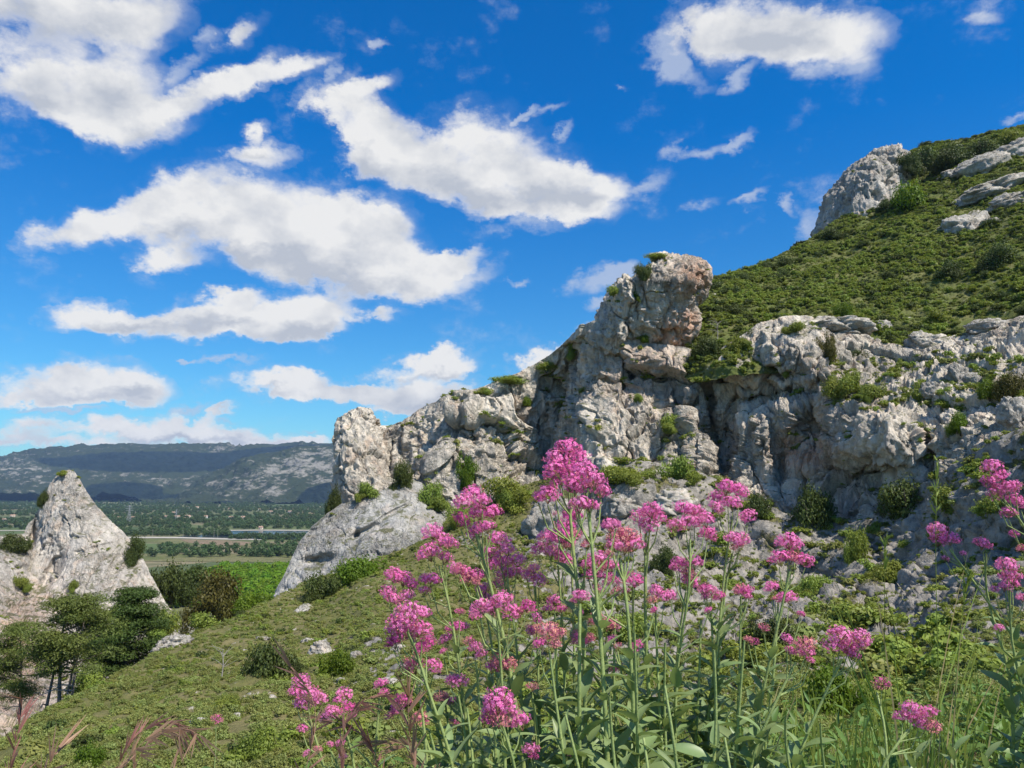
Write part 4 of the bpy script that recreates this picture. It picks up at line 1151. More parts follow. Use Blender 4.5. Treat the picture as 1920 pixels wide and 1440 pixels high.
# ------------------------------------------------------------------ shrubs one can point to
CL_GROUP = 'shrubs growing on the cliff and its ledges'
SL_GROUP = 'shrubs on the slope below the cliff'
HL_GROUP = 'oaks and shrubs on the upper hillside'
RV_GROUP = 'trees and bushes in the ravine behind the slope'
SHRUBS = [
 (1250,806,62,44,'scrub','dark shrub clinging alone to the middle of the sheer cliff face',None,CL_GROUP),
 (1172,902,125,42,'scrub','long low bush along the cliff foot right of the tallest pink flowers',None,CL_GROUP),
 (1276,898,84,58,'scrub','bushy shrub at the cliff foot left of the dark crack',None,CL_GROUP),
 (958,945,112,72,'scrub','broad olive bush in the shady hollow at the cliff foot',None,CL_GROUP),
 (874,905,46,66,'bright','upright bright green bush below the narrow dark cleft of the cliff',None,CL_GROUP),
 (806,948,66,62,'scrub','shrub at the upper right edge of the smooth inclined slab',None,CL_GROUP),
 (752,912,46,62,'oak','dark shrub wedged in the cleft between rock pillar and cliff',None,CL_GROUP),
 (690,932,58,38,'scrub','shrub on the ledge between the rock pillar and the inclined slab',None,CL_GROUP),
 (628,962,36,60,'oak','dark bush tucked under the left edge of the rock pillar',108,CL_GROUP),
 (860,985,60,46,'scrub','olive bush at the right end of the inclined slab',None,SL_GROUP),
 (672,1082,120,58,'bright','wide fresh green bush against the foot of the inclined slab',None,SL_GROUP),
 (604,1122,84,56,'oak','dark bush below the left toe of the inclined slab',None,SL_GROUP),
 (512,1266,116,72,'oak','round dark oak bush alone on the near green slope',None,SL_GROUP),
 (634,1262,86,56,'bright','bright green bush just right of the white rocks on the near slope',None,SL_GROUP),
 (1524,986,88,92,'oak','round dark shrub standing before the cave under the overhang',None,CL_GROUP),
 (1700,965,130,92,'oak','large dark bush under the overhang at right',None,CL_GROUP),
 (1778,955,96,64,'scrub','olive bush right of the large dark bush under the overhang',None,CL_GROUP),
 (1588,738,82,56,'scrub','shrub in the notch right of the jutting cliff block',None,CL_GROUP),
 (1640,745,70,40,'scrub','low shrub on the grassy terrace beside the notch in the cliff',None,CL_GROUP),
 (1728,748,60,50,'scrub','shrub in the middle of the grassy terrace above the bulging rock',None,CL_GROUP),
 (1855,742,56,42,'bright','vivid green bush on the terrace near the right boulders',None,CL_GROUP),
 (1800,806,50,44,'bright','vivid green bush below the terrace boulders on the cliff edge',None,CL_GROUP),
 (1898,742,70,56,'rust','brownish bush above the boulder on the right terrace',None,CL_GROUP),
 (1490,622,54,28,'scrub','small shrub on top of the jutting cliff block',None,CL_GROUP),
 (1552,668,48,56,'rust','brown twiggy shrub in the gully right of the jutting block',None,CL_GROUP),
 (1474,706,26,22,'scrub','tiny shrub on the face of the jutting block',None,CL_GROUP),
 (1320,665,60,46,'oak','dark shrub at the foot of the pinnacle on its right',None,CL_GROUP),
 (1385,655,60,36,'scrub','shrub on the rim between the pinnacle and the jutting block',None,CL_GROUP),
 (985,758,34,22,'bright','round green shrub near the rim of the left cliff',None,CL_GROUP),
 (906,738,40,18,'scrub','low shrub on the rim of the left cliff above the narrow cleft',None,CL_GROUP),
 (955,718,88,20,'scrub','strip of low shrubs along the rim of the left cliff',None,CL_GROUP),
 (1025,694,56,24,'scrub','shrub on the rim halfway to the pinnacle',None,CL_GROUP),
 (1072,668,40,42,'scrub','shrub on the steep shoulder left of the pinnacle',None,CL_GROUP),
 (1206,522,44,38,'oak','dark shrub in the crease near the top of the pinnacle',None,CL_GROUP),
 (1235,486,60,16,'scrub','low shrub on the very top of the pinnacle',None,CL_GROUP),
 (1192,560,24,26,'bright','light green tuft in the crack of the pinnacle',None,CL_GROUP),
 (1150,552,32,22,'scrub','small shrub on the left shoulder of the pinnacle',None,CL_GROUP),
 (1208,640,28,20,'bright','light green tuft at the base of the pinnacle',None,CL_GROUP),
 (1198,752,22,20,'scrub','tuft growing on the cliff below the pinnacle',None,CL_GROUP),
 (1560,1338,150,100,'bright','leafy green bush close behind the pink flowers at lower right',None,SL_GROUP),
 (1458,1215,130,76,'oak','dark spreading bush on the slope behind the flowers',None,SL_GROUP),
 (1180,1200,150,62,'scrub','broad low bush on the slope behind the central flower stems',None,SL_GROUP),
 (1245,1070,60,58,'oak','dark bush among the rocks behind the central flowers',None,SL_GROUP),
 (1420,965,64,56,'oak','dark bush at the foot of the cliff between two flower heads',None,SL_GROUP),
 (1606,1050,48,72,'scrub','upright shrub on the rocky slope below the cave',None,SL_GROUP),
 (1660,1085,90,46,'scrub','olive bush on the ribbed rocky slope',None,SL_GROUP),
 (1520,1110,80,44,'scrub','low bush between light rock ribs behind the flowers',None,SL_GROUP),
 (1760,1010,60,40,'scrub','bush on the rocky slope below the large overhang bushes',None,SL_GROUP),
 (1860,960,80,54,'scrub','bush on the rocky slope near the right edge',None,SL_GROUP),
 (900,1140,56,36,'bright','small bright bush behind the left flower heads',None,SL_GROUP),
 (160,1442,80,54,'bright','fresh green bush at the lower left corner',None,SL_GROUP),
 (480,1420,110,70,'scrub','olive bush near the bottom beside the drooping grass',None,SL_GROUP),
 (425,1330,70,30,'scrub','low bush on the near slope above the drooping grass',None,SL_GROUP),
 (1712,388,100,72,'bright','rounded light green bush below the rock tower',None,HL_GROUP),
 (1700,322,58,46,'oak','dark oak touching the right side of the rock tower',None,HL_GROUP),
 (1742,318,72,66,'oak','tall dark oak on the skyline right of the rock tower',None,HL_GROUP),
 (1790,312,84,68,'oak','broad dark oak in the middle of the skyline grove',None,HL_GROUP),
 (1846,292,76,48,'oak','dark oak at the right end of the skyline grove',None,HL_GROUP),
 (1892,268,66,36,'scrub','green bush on the skyline at the upper right edge',None,HL_GROUP),
 (1660,395,44,34,'oak','dark bush between the rock tower and the rounded light bush',None,HL_GROUP),
 (1870,500,80,56,'oak','dark oak clump on the right part of the green hill',None,HL_GROUP),
 (1780,520,70,44,'oak','dark bush left of the oak clump on the green hill',None,HL_GROUP),
 (1560,450,60,34,'oak','dark bush just below the rock tower base',None,HL_GROUP),
 (1470,500,46,26,'oak','dark bush on the hill skyline left of the rock tower',None,HL_GROUP),
 (1580,595,40,36,'bright','small bright bush just above the white ledge of the hill',None,HL_GROUP),
 (1760,605,60,34,'scrub','bush above the rocky rim on the right',None,HL_GROUP),
 (250,1052,42,60,'oak','dark bush hanging on the right ridge of the pyramid peak',None,RV_GROUP),
 (84,942,22,30,'oak','small dark bush on the upper left edge of the pyramid peak',None,RV_GROUP),
 (118,890,24,12,'scrub','green tuft on the very tip of the pyramid peak',None,RV_GROUP),
 (20,1030,70,40,'oak','dark bush left of the pyramid peak',None,RV_GROUP),
 (137,1106,22,26,'scrub','small bush in the middle of the pyramid face',None,RV_GROUP),
 (40,1105,46,30,'scrub','bush on the lower left flank of the pyramid peak',None,RV_GROUP),
 (318,1122,96,80,'oak','tall dark bush right beside the pyramid peak',150,RV_GROUP),
 (408,1150,124,98,'rust','rounded brownish green oak in the ravine before the orchard',130,RV_GROUP),
 (368,1100,90,56,'oak','dark bush behind the brownish oak in the ravine',165,RV_GROUP),
 (474,1152,90,52,'bright','bright bush between the brownish oak and the inclined slab',125,RV_GROUP),
 (300,1190,80,60,'scrub','olive bush at the foot of the pyramid ridge',105,RV_GROUP),
 (386,1182,90,44,'scrub','olive bush below the brownish oak at the slope edge',100,RV_GROUP),
 (175,1300,80,60,'scrub','rounded bush between the two pine trees',62,RV_GROUP),
]
for (px, py, wd, ht, kind, label, dist, grp) in SHRUBS:
    shrub(px, py, wd, ht, kind, label, dist, grp, name='oak_tree' if ('oak' in label and grp == HL_GROUP) else 'shrub', cat='tree' if ('oak' in label and grp == HL_GROUP) else 'shrub')

# ------------------------------------------------------------------ pines
M_PINEBARK = plain_material('pine_bark', (0.24, 0.20, 0.16), (0.14, 0.115, 0.09), 3.0)
def pine(foot, height, width, label, mats, seed, lean=0.0, crown_from=0.3, npads=34, lower_dead=0, dens=150, trunks=1):
    rs = np.random.default_rng(seed)
    e = empty('pine_tree', foot, label, 'pine tree', 'pine trees in the ravine')
    tr = []
    for k in range(trunks):
        bx_ = 0 if k == 0 else rs.uniform(-0.28, 0.28) * width
        tr.append([(bx_ + lean * t * height + 0.04 * height * math.sin(3 * t + seed + k), 0.03 * height * math.sin(2.3 * t), height * (t - 0.10), 0.019 * height * (1 - 0.86 * t) * (0.75 if k else 1.0)) for t in np.linspace(0, 0.98, 9)])
    put('trunk', tube_mesh('pine_trunk', tr, M_PINEBARK, 8), parent=e)
    for k in range(npads):
        t = crown_from + (0.97 - crown_from) * (k + 0.5) / npads
        base = tr[k % trunks][min(8, int(t * 8))]
        a = rs.uniform(0, 6.28)
        prof = (0.5 * width) * (math.sin(math.pi * min(1, (1.02 - t) / (1.02 - crown_from) * 0.62 + 0.04)))
        ln = prof * rs.uniform(0.55, 1.05)
        ex, ey, ez = base[0] + math.cos(a) * ln, base[1] + math.sin(a) * ln, height * (t - 0.08) + rs.uniform(-0.02, 0.07) * height
        br = [(base[0], base[1], height * (t - 0.12), 0.010 * height * (1 - 0.6 * t)), (0.5 * (base[0] + ex), 0.5 * (base[1] + ey), 0.5 * (height * (t - 0.12) + ez) - 0.01 * height, 0.006 * height), (ex, ey, ez, 0.002 * height)]
        bo = put('branch', tube_mesh('pine_branch', [br], M_PINEBARK, 5), parent=e)
        m = dens
        cen, nr = [], []
        for q, fr in ((int(m * 0.65), 1.0), (int(m * 0.35), 0.6)):
            cxq = np.array([base[0] + (ex - base[0]) * fr, base[1] + (ey - base[1]) * fr, ez - (1 - fr) * 0.03 * height])
            d = rs.normal(size=(q, 3)); d /= np.linalg.norm(d, axis=1)[:, None]
            rr = rs.random(q)[:, None] ** 0.5
            cen.append(cxq + d * rr * np.array([0.24 * width, 0.24 * width, 0.06 * height]) * rs.uniform(0.7, 1.2))
            nr.append(d * 0.5 + rs.normal(size=(q, 3)) * 0.5 + np.array([0, 0, 0.7]))
        V, F = leaf_quads(np.concatenate(cen), np.concatenate(nr), 0.044 * width, 0.26, rs)
        put('needles', mesh_from('pine_needles', V, F, mats, smooth=False), parent=bo)
    for k in range(lower_dead):
        t = rs.uniform(0.12, crown_from + 0.12); base = tr[k % trunks][min(8, int(t * 8))]
        a = rs.uniform(0, 6.28); ln = width * rs.uniform(0.2, 0.45)
        z0 = height * (t - 0.1)
        paths = [[(base[0], base[1], z0, 0.006 * height), (base[0] + 0.5 * ln * math.cos(a), base[1] + 0.5 * ln * math.sin(a), z0 + 0.02 * height, 0.004 * height), (base[0] + ln * math.cos(a), base[1] + ln * math.sin(a), z0 - 0.02 * height, 0.0015 * height)]]
        for j in range(4):
            f = rs.uniform(0.3, 0.9); a2 = a + rs.uniform(-1, 1)
            sx, sy = base[0] + f * ln * math.cos(a), base[1] + f * ln * math.sin(a)
            paths.append([(sx, sy, z0 + 0.015 * height, 0.003 * height), (sx + 0.3 * ln * math.cos(a2), sy + 0.3 * ln * math.sin(a2), z0 + rs.uniform(-0.03, 0.05) * height, 0.001 * height)])
        put('dead_branch', tube_mesh('dead_branch', paths, M_DEAD, 5), parent=e)
    return e
def at(px, py, d):
    return Vector(P(np.array(float(px)), np.array(float(py)), d))
pine(at(236,1268,70), 7.7, 6.2, 'dense dark pine standing before the pyramid peak', M_PINE, 5, crown_from=0.08, npads=74, dens=620)
pine(at(108,1352,56), 9.0, 5.2, 'pale green pine with several bare grey trunks at the left edge', M_PINEL, 9, lean=0.02, crown_from=0.46, npads=50, lower_dead=14, dens=560, trunks=4)
pine(at(30,1330,60), 6.6, 4.6, 'small pale pine half cut off by the left edge of the view', M_PINEL, 14, crown_from=0.22, npads=34, lower_dead=3, dens=460)

def bare_tree(px, py, hpx, label, seed, d=None, col=M_DEAD, n=16):
    h = hit(px, py)
    if h is None: return
    loc = h[0]; s = loc.y / F_PX; H = hpx * s
    rs = np.random.default_rng(seed)
    e = empty('bare_tree', loc, label, 'dead tree')
    put('trunk', tube_mesh('bare_trunk', [[(0, 0, -0.1 * H, 0.02 * H), (0.03 * H, 0, 0.4 * H, 0.015 * H), (0, 0, 0.75 * H, 0.006 * H)]], col, 6), parent=e)
    for k in range(n):
        t = rs.uniform(0.3, 0.75); a = rs.uniform(0, 6.28); ln = rs.uniform(0.25, 0.55) * H
        put('branch', tube_mesh('bare_branch', [[(0.02 * H, 0, t * H, 0.008 * H), (0.5 * ln * math.cos(a), 0.5 * ln * math.sin(a), (t + 0.12) * H, 0.005 * H), (ln * math.cos(a), ln * math.sin(a), min(1.0, t + rs.uniform(0.1, 0.3)) * H, 0.0015 * H)]], col, 4), parent=e)
bare_tree(1345,640,52,'grey leafless tree on the slope right of the pinnacle',3)
bare_tree(942,905,48,'grey leafless sapling in front of the shady cliff recess',4)
bare_tree(415,1275,70,'thin bare sapling on the near slope',6, n=8)

# ------------------------------------------------------------------ boulders
def boulder_mesh(seed, flat):
    th = np.linspace(0.02, math.pi - 0.02, 44)[:, None]; ph = np.linspace(0, 2 * math.pi, 64, endpoint=False)[None]
    G = np.stack([np.sin(th) * np.cos(ph), np.sin(th) * np.sin(ph), np.cos(th) + 0 * ph], -1).reshape(-1, 3)
    q = G * 1.15 + seed * 5.3
    f1, f2, rid, tl = worley(q)
    r = 1 + 0.30 * tl + 0.22 * (rid[:, 0] - 0.5) + 0.20 * fbm(G * 2.2 + seed, 6, 0.62) - 0.05 * (1 - sstep(0, 0.07, f2 - f1)) + 0.05 * fbm(G * 7 + seed, 3)
    V = G * r[:, None]; V[:, 2] = np.where(V[:, 2] > 0, V[:, 2] * flat, V[:, 2])
    V[:, 2] = np.sign(V[:, 2]) * np.abs(V[:, 2]) ** 0.8
    return mesh_from('boulder', V, grid_faces(44, 64, True), M_BOULD, {'tint': np.zeros(len(V), np.float32)})
BOULDERS = [boulder_mesh(k, 0.9) for k in range(6)]
BL = [
 (322,1212,34,16,'large white boulder with a dark hollow on the slope edge before the pine',14),(563,1146,18,7,'long pale rock lying on the slope below the inclined slab',30),
 (600,1222,22,17,'white angular rock between the dark oak bush and the bright bush',-10),(578,1204,14,6,'small white rock just above the white angular rock',0),
 (490,1200,14,5,'flat pale stone on the slope above the round dark oak bush',5),(508,1310,10,5,'small white stone low on the near slope',0),
 (748,1222,16,12,'pale stone beside the big pink flower head',0),(666,1232,12,9,'pale stone right of the bright green bush',0),(725,1282,26,8,'long white ledge stone behind the left flowers',5),
 (640,1282,16,8,'pale stone above the leftmost pink flowers',0),(372,1358,18,8,'pale stone above the drooping grass at lower left',0),(443,1345,10,6,'small pale stone low on the slope beside a bush',0),
 (1045,985,58,42,'big rounded boulder behind the tallest pink flowers',0),(1170,950,44,24,'pale boulder at the cliff foot right of the big rounded boulder',0),(1262,945,50,26,'broad pale boulder at the cliff foot under the bushy shrub',0),
 (1905,772,28,28,'rounded grey boulder at the right edge of the terrace',0),(1800,705,22,22,'upright grey boulder on the terrace',15),(1828,712,18,13,'smaller grey boulder leaning by the upright terrace boulder',0),(1748,732,20,16,'pale boulder in the grass of the terrace',0),
 (1815,432,64,34,'jagged grey outcrop in the middle of the green hill',10),(1862,418,22,10,'small outcrop right of the jagged grey outcrop',0),
 (1880,350,80,20,'long pale rock ledge on the upper right hill',18),(1905,376,46,16,'short pale rock ledge below the long one on the upper right hill',16),
 (1850,312,54,26,'pale rock band below the skyline grove',18),(1905,288,54,24,'pale rock band at the upper right edge',20),(1785,325,22,9,'small pale rock under the skyline grove',10),
 (1655,612,24,12,'small pale rock on the hill above the rim',0),(1590,610,60,16,'smooth white ledge rock on the cliff rim above the notch',0),(1735,640,34,16,'pale rock on the cliff rim at right',0),(1860,612,40,16,'pale rock on the rim near the right edge',0),
]
for k, (px, py, a, b, label, rot) in enumerate(BL):
    h = hit(px, py)
    if h is None: continue
    s = h[0].y / F_PX
    o = put('boulder', BOULDERS[k % 6], label, 'boulder', 'pale limestone boulders', loc=h[0] + Vector((0, 0.3 * a * s, -0.1 * b * s)))
    o.scale = (a * s * 0.95, a * s * 0.75, b * s * 1.25); o.rotation_euler = (0, -math.radians(rot), rng.uniform(-0.4, 0.4))

# ------------------------------------------------------------------ houses and pylons in the valley
M_WALL = [plain_material('house_render', (0.62, 0.52, 0.40), (0.56, 0.47, 0.36), 0.3), plain_material('white_house_render', (0.72, 0.69, 0.62), (0.66, 0.62, 0.55), 0.3)]
M_ROOF = plain_material('clay_roof', (0.46, 0.29, 0.20), (0.38, 0.24, 0.17), 0.5)
M_SHUT = plain_material('house_window', (0.06, 0.06, 0.07), (0.04, 0.05, 0.06), 0.5)
M_STEEL = plain_material('pylon_steel', (0.35, 0.36, 0.37), (0.30, 0.31, 0.32), 0.5)
def box_v(x0, x1, y0, y1, z0, z1):
    return [(x, y, z) for x in (x0, x1) for y in (y0, y1) for z in (z0, z1)]
BOX_F = [(0, 1, 3, 2), (4, 6, 7, 5), (0, 4, 5, 1), (2, 3, 7, 6), (0, 2, 6, 4), (1, 5, 7, 3)]
wall_me = {}
def house(px, py, L, label, k):
    e = empty('house', plain_pt(px, py), label, 'house', 'houses of the valley village', math.radians((k * 37) % 50 - 25))
    Wd, H = L * 0.55, 5.6
    put('wall', mesh_from('house_wall', box_v(-L / 2, L / 2, -Wd / 2, Wd / 2, 0, H), BOX_F, M_WALL[k % 2], smooth=False), parent=e)
    rv = [(-L / 2 - .5, -Wd / 2 - .5, H), (L / 2 + .5, -Wd / 2 - .5, H), (L / 2 + .5, Wd / 2 + .5, H), (-L / 2 - .5, Wd / 2 + .5, H), (-L / 2 - .5, 0, H + 2.2), (L / 2 + .5, 0, H + 2.2)]
    bm = bmesh.new(); vs = [bm.verts.new(v) for v in rv]
    for f in ((0, 1, 5, 4), (2, 3, 4, 5), (1, 2, 5), (3, 0, 4), (3, 2, 1, 0)): bm.faces.new([vs[i] for i in f])
    me = bpy.data.meshes.new('house_roof'); bm.to_mesh(me); bm.free(); me.materials.append(M_ROOF)
    ro = put('roof', me, parent=e)
    put('chimney', mesh_from('chimney', box_v(L * .22, L * .22 + .9, -.5, .4, H + 1.2, H + 3.0), BOX_F, M_WALL[k % 2], smooth=False), parent=ro)
    for j in range(max(2, int(L / 5))):
        x = -L / 2 + (j + 0.5) * L / max(2, int(L / 5))
        put('window', mesh_from('house_window', box_v(x - .7, x + .7, -Wd / 2 - .06, -Wd / 2 + .05, 2.8, 4.4), BOX_F, M_SHUT, smooth=False), parent=e)
HOUSES = [(325,964,18,'low farmhouse at the upper edge of the village'),(330,972,34,'long village building, largest of the village'),(352,971,26,'pinkish village building right of the longest one'),(312,972,20,'house at the left end of the central village row'),
 (346,976,16,'small house in front of the central village row'),(386,972,16,'house right of the central village row'),(224,974,22,'house just right of the pyramid peak'),(238,975,24,'second house right of the pyramid peak'),(250,974,18,'third house right of the pyramid peak'),
 (353,953,16,'lone house on the wooded rise above the village'),(370,953,14,'small house beside the lone house on the rise'),(325,944,22,'pale villa highest up the far slope'),(432,956,18,'white villa among trees in the middle of the valley'),(433,973,18,'yellowish farmhouse beside the small cereal field'),
 (456,973,18,'house at the right end of the cereal field'),(463,940,16,'small house on the slope below the rocky hill'),(498,938,22,'white house at the foot of the rocky hill'),(485,957,14,'small white house in the right half of the woods'),(508,962,16,'house hidden among trees right of the valley middle'),
 (544,962,20,'house near the inclined slab'),(584,967,26,'pale house closest to the edge of the inclined slab'),(400,984,22,'farm building behind the green hedge row'),(489,994,18,'small pale shed on the far river bank'),(8,978,22,'yellow house left of the pyramid peak'),(24,970,20,'house behind the left flank of the pyramid peak'),(12,988,16,'small house low at the left edge')]
for k, (px, py, L, lb) in enumerate(HOUSES):
    house(px, py, L * plain_d(py) / 3000.0 * 0.8, lb, k)

def pylon(px, py, H, label):
    e = empty('pylon', plain_pt(px, py), label, 'pylon', 'power pylons in the valley')
    w0, w1 = H * 0.10, H * 0.018
    r = H * 0.006
    legs, brace = [], []
    lv = np.linspace(0, 1, 8)
    def c(t, i): 
        ww = w0 + (w1 - w0) * min(1, t * 1.25); return ((-1, 1, 1, -1)[i] * ww, (-1, -1, 1, 1)[i] * ww, t * H)
    for i in range(4):
        put('leg', tube_mesh('pylon_leg', [[(*c(t, i), r) for t in lv]], M_STEEL, 4), parent=e)
        for k in range(7):
            brace.append([(*c(lv[k], i), r * .6), (*c(lv[k + 1], (i + 1) % 4), r * .6)])
            brace.append([(*c(lv[k], (i + 1) % 4), r * .6), (*c(lv[k + 1], i), r * .6)])
    put('bracing', tube_mesh('pylon_bracing', brace, M_STEEL, 3), parent=e)
    for z, l in ((0.72, 0.2), (0.83, 0.24), (0.93, 0.16)):
        put('cross_arm', tube_mesh('pylon_arm', [[(-l * H, 0, z * H, r * .7), (0, 0, (z + 0.03) * H, r), (l * H, 0, z * H, r * .7)], [(-l * H, 0, z * H, r * .7), (0, 0, (z - 0.01) * H, r), (l * H, 0, z * H, r * .7)]], M_STEEL, 4), parent=e)
pylon(241, 984, 44, 'lattice power pylon right of the pyramid peak')
pylon(330, 978, 30, 'smaller faint lattice pylon behind the village')
for k, (x0, y0, hh, lb) in enumerate([(286,1007,13,'thin pale pole left of the river hedge'),(343,1008,12,'thin pale pole at the left end of the river'),(401,1009,14,'left of two pale poles standing before the river'),(408,1009,14,'right of two pale poles standing before the river')]):
    put('utility_pole', tube_mesh('utility_pole', [[(0, 0, -1, .22), (0, 0, hh, .14)]] + [[(-1.2, 0, hh - 1, .1), (1.2, 0, hh - 1, .1)]], M_DEAD, 5), lb, 'pole', 'poles by the river', loc=plain_pt(x0, y0))

# single trees of the plain that stand apart
PT = [(397,1044,16,'tall bluish tree standing apart on the left of the plain meadow'),(412,1044,12,'smaller tree right of the tall bluish tree on the plain'),(372,1040,11,'round bush left of the brown field'),(452,1042,10,'dark small tree on the plain right of the brown field'),
      (478,1043,14,'bushy tree in the middle of the right tree group'),(490,1044,15,'tall tree of the right tree group on the plain'),(505,1045,12,'pale leafy tree of the right tree group'),(522,1043,18,'tallest dark tree close to the inclined slab'),(318,1045,10,'small tree behind the dark ravine bush'),(540,1046,12,'round tree at the edge of the inclined slab')]
for k, (px, py, hh, lb) in enumerate(PT):
    e = empty('plain_tree', plain_pt(px, py), lb, 'tree', 'single trees on the valley plain', k * 1.3, (hh * 0.9, hh * 0.9, hh * 0.95))
    put('crown', TREE_FAR[k % 4], parent=e)
    put('trunk', STEMS[k % 3], parent=e).scale = (0.4, 0.4, 0.7)

# ------------------------------------------------------------------ foreground: red valerian on the bank
def petal_material(name, c1, c2, c3=None, trans=0.35):
    m, t, out = mat(name)
    rnd = t.new('ShaderNodeNewGeometry').outputs['Random Per Island']
    oi = t.new('ShaderNodeObjectInfo').outputs['Random']
    f = t.math('ADD', t.math('MULTIPLY', rnd, 0.7), t.math('MULTIPLY', oi, 0.3))
    col = t.mix(f, c1, c2) if c3 is None else t.ramp(f, [(0.0, c1), (0.55, c2), (1.0, c3)])
    b = t.new('ShaderNodeBsdfPrincipled'); t.link(col, b.inputs['Base Color'])
    b.inputs['Roughness'].default_value = 0.6; b.inputs['Specular IOR Level'].default_value = 0.2
    tr = t.new('ShaderNodeBsdfTranslucent'); t.link(col, tr.inputs[0])
    mx = t.new('ShaderNodeMixShader'); mx.inputs[0].default_value = trans
    t.link(b.outputs[0], mx.inputs[1]); t.link(tr.outputs[0], mx.inputs[2]); t.link(mx.outputs[0], out.inputs[0])
    return m
M_PETAL = petal_material('valerian_petal', (0.90, 0.10, 0.46), (0.98, 0.42, 0.72))
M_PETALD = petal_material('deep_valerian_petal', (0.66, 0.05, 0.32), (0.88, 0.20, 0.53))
M_FADE = petal_material('fading_valerian_petal', (0.80, 0.18, 0.36), (0.82, 0.34, 0.34), (0.78, 0.46, 0.24))
M_BUD = petal_material('valerian_bud', (0.62, 0.10, 0.22), (0.72, 0.30, 0.22), (0.60, 0.42, 0.16), 0.1)
M_TUBE = petal_material('valerian_tube', (0.60, 0.10, 0.30), (0.72, 0.24, 0.40), trans=0.2)
M_PEDI = plain_material('valerian_peduncle', (0.16, 0.17, 0.06), (0.26, 0.13, 0.08), 60.0, 0.6)
M_STEM = plain_material('valerian_stem', (0.30, 0.36, 0.13), (0.24, 0.31, 0.11), 40.0, 0.5)
M_VLEAF = leaf_material('valerian_leaf', (0.150, 0.215, 0.090), (0.260, 0.340, 0.130), 0.25, 20.0, 0.42, 0.6, 0.4)
M_GRASS = leaf_material('grass_blade', (0.130, 0.195, 0.030), (0.300, 0.365, 0.080), 0.35, 6.0, 0.5, 1.0, 0.3)
M_STRAW = leaf_material('straw_blade', (0.26, 0.20, 0.09), (0.46, 0.38, 0.19), 0.3, 6.0, 0.6, 1.0, 0.2)
M_BROME = leaf_material('brome_spikelet', (0.26, 0.115, 0.10), (0.46, 0.27, 0.19), 0.3, 40.0, 0.55, 0.8, 0.2)
M_WEED = leaf_material('weed_leaf', (0.09, 0.17, 0.035), (0.17, 0.26, 0.06), 0.3, 20.0, 0.5, 0.6, 0.3)

def cyme_mesh(seed, nflo, mats, bud_share=0.25):
    """A domed head of small five-petalled flowers on thin tubes, unit radius: petals, tubes, buds and the branching stalks below."""
    rs = np.random.default_rng(seed)
    V, F, M = [], [], []
    def add(vs, fs, m):
        o = sum(len(v) for v in V); V.append(np.array(vs, float)); F.extend([[i + o for i in f] for f in fs]); M.extend([m] * len(fs))
    for k in range(nflo):
        z = 1 - 1.35 * (k + 0.5) / nflo
        a = k * 2.399963 + rs.normal(0, 0.25)
        r = math.sqrt(max(0, 1 - z * z))
        n = np.array([r * math.cos(a), r * math.sin(a), z]); n += rs.normal(0, 0.10, 3); n /= np.linalg.norm(n)
        rad = rs.uniform(0.72, 1.12)
        p = n * rad * np.array([1, 1, 0.82])
        u = np.cross(n, [0.3, 0.2, 0.9]); u /= np.linalg.norm(u); v = np.cross(n, u)
        root = p * 0.45 + np.array([0, 0, -0.30])
        # tube
        w_ = 0.020
        add([root + u * w_ * .7, root - u * w_ * .4 + v * w_ * .6, root - u * w_ * .4 - v * w_ * .6, p + u * w_, p - u * w_ * .5 + v * w_ * .8, p - u * w_ * .5 - v * w_ * .8],
            [(0, 1, 4, 3), (1, 2, 5, 4), (2, 0, 3, 5)], 1)
        if rs.random() < bud_share:
            b = rs.uniform(0.05, 0.085)
            add([p + n * b * 1.6, p + u * b * .8, p + v * b * .8, p - u * b * .8, p - v * b * .8, p - n * b], [(0, 1, 2, 2), (0, 2, 3, 3), (0, 3, 4, 4), (0, 4, 1, 1), (5, 2, 1, 1), (5, 3, 2, 2), (5, 4, 3, 3), (5, 1, 4, 4)], 2)
            continue
        sc = rs.uniform(0.85, 1.2); tilt = rs.normal(0, 0.25, 2)
        nn = n + u * tilt[0] + v * tilt[1]; nn /= np.linalg.norm(nn)
        u2 = np.cross(nn, v); u2 /= np.linalg.norm(u2); v2 = np.cross(nn, u2)
        a0 = rs.uniform(0, 6.28)
        for j in range(5):
            aa = a0 + j * 1.2566
            d = u2 * math.cos(aa) + v2 * math.sin(aa); e_ = -u2 * math.sin(aa) + v2 * math.cos(aa)
            L, Wd = 0.150 * sc, 0.048 * sc
            add([p + d * 0.015, p + d * L * .6 + e_ * Wd - nn * 0.005, p + d * L + nn * 0.018 * rs.uniform(-1.5, 1), p + d * L * .6 - e_ * Wd - nn * 0.005], [(0, 1, 2, 3)], 0)
    for k in range(9):
        a = k * 0.698 + rs.uniform(-.2, .2); q = rs.uniform(0.3, 0.62)
        e = np.array([q * math.cos(a), q * math.sin(a), rs.uniform(-0.18, 0.15)]); b = np.array([0, 0, -0.85]); w_ = 0.028
        add([b + [w_, 0, 0], b + [-w_ * .5, w_ * .8, 0], b + [-w_ * .5, -w_ * .8, 0], e + [w_ * .7, 0, 0], e + [-w_ * .4, w_ * .6, 0], e + [-w_ * .4, -w_ * .6, 0]], [(0, 1, 4, 3), (1, 2, 5, 4), (2, 0, 3, 5)], 3)
    Va = np.concatenate(V)
    bm_me = bpy.data.meshes.new('flower_head')
    bm_me.from_pydata([tuple(v) for v in Va], [], [tuple(dict.fromkeys(f)) for f in F])
    for m in mats: bm_me.materials.append(m)
    bm_me.polygons.foreach_set('material_index', np.array(M, np.int32))
    bm_me.update()
    return bm_me
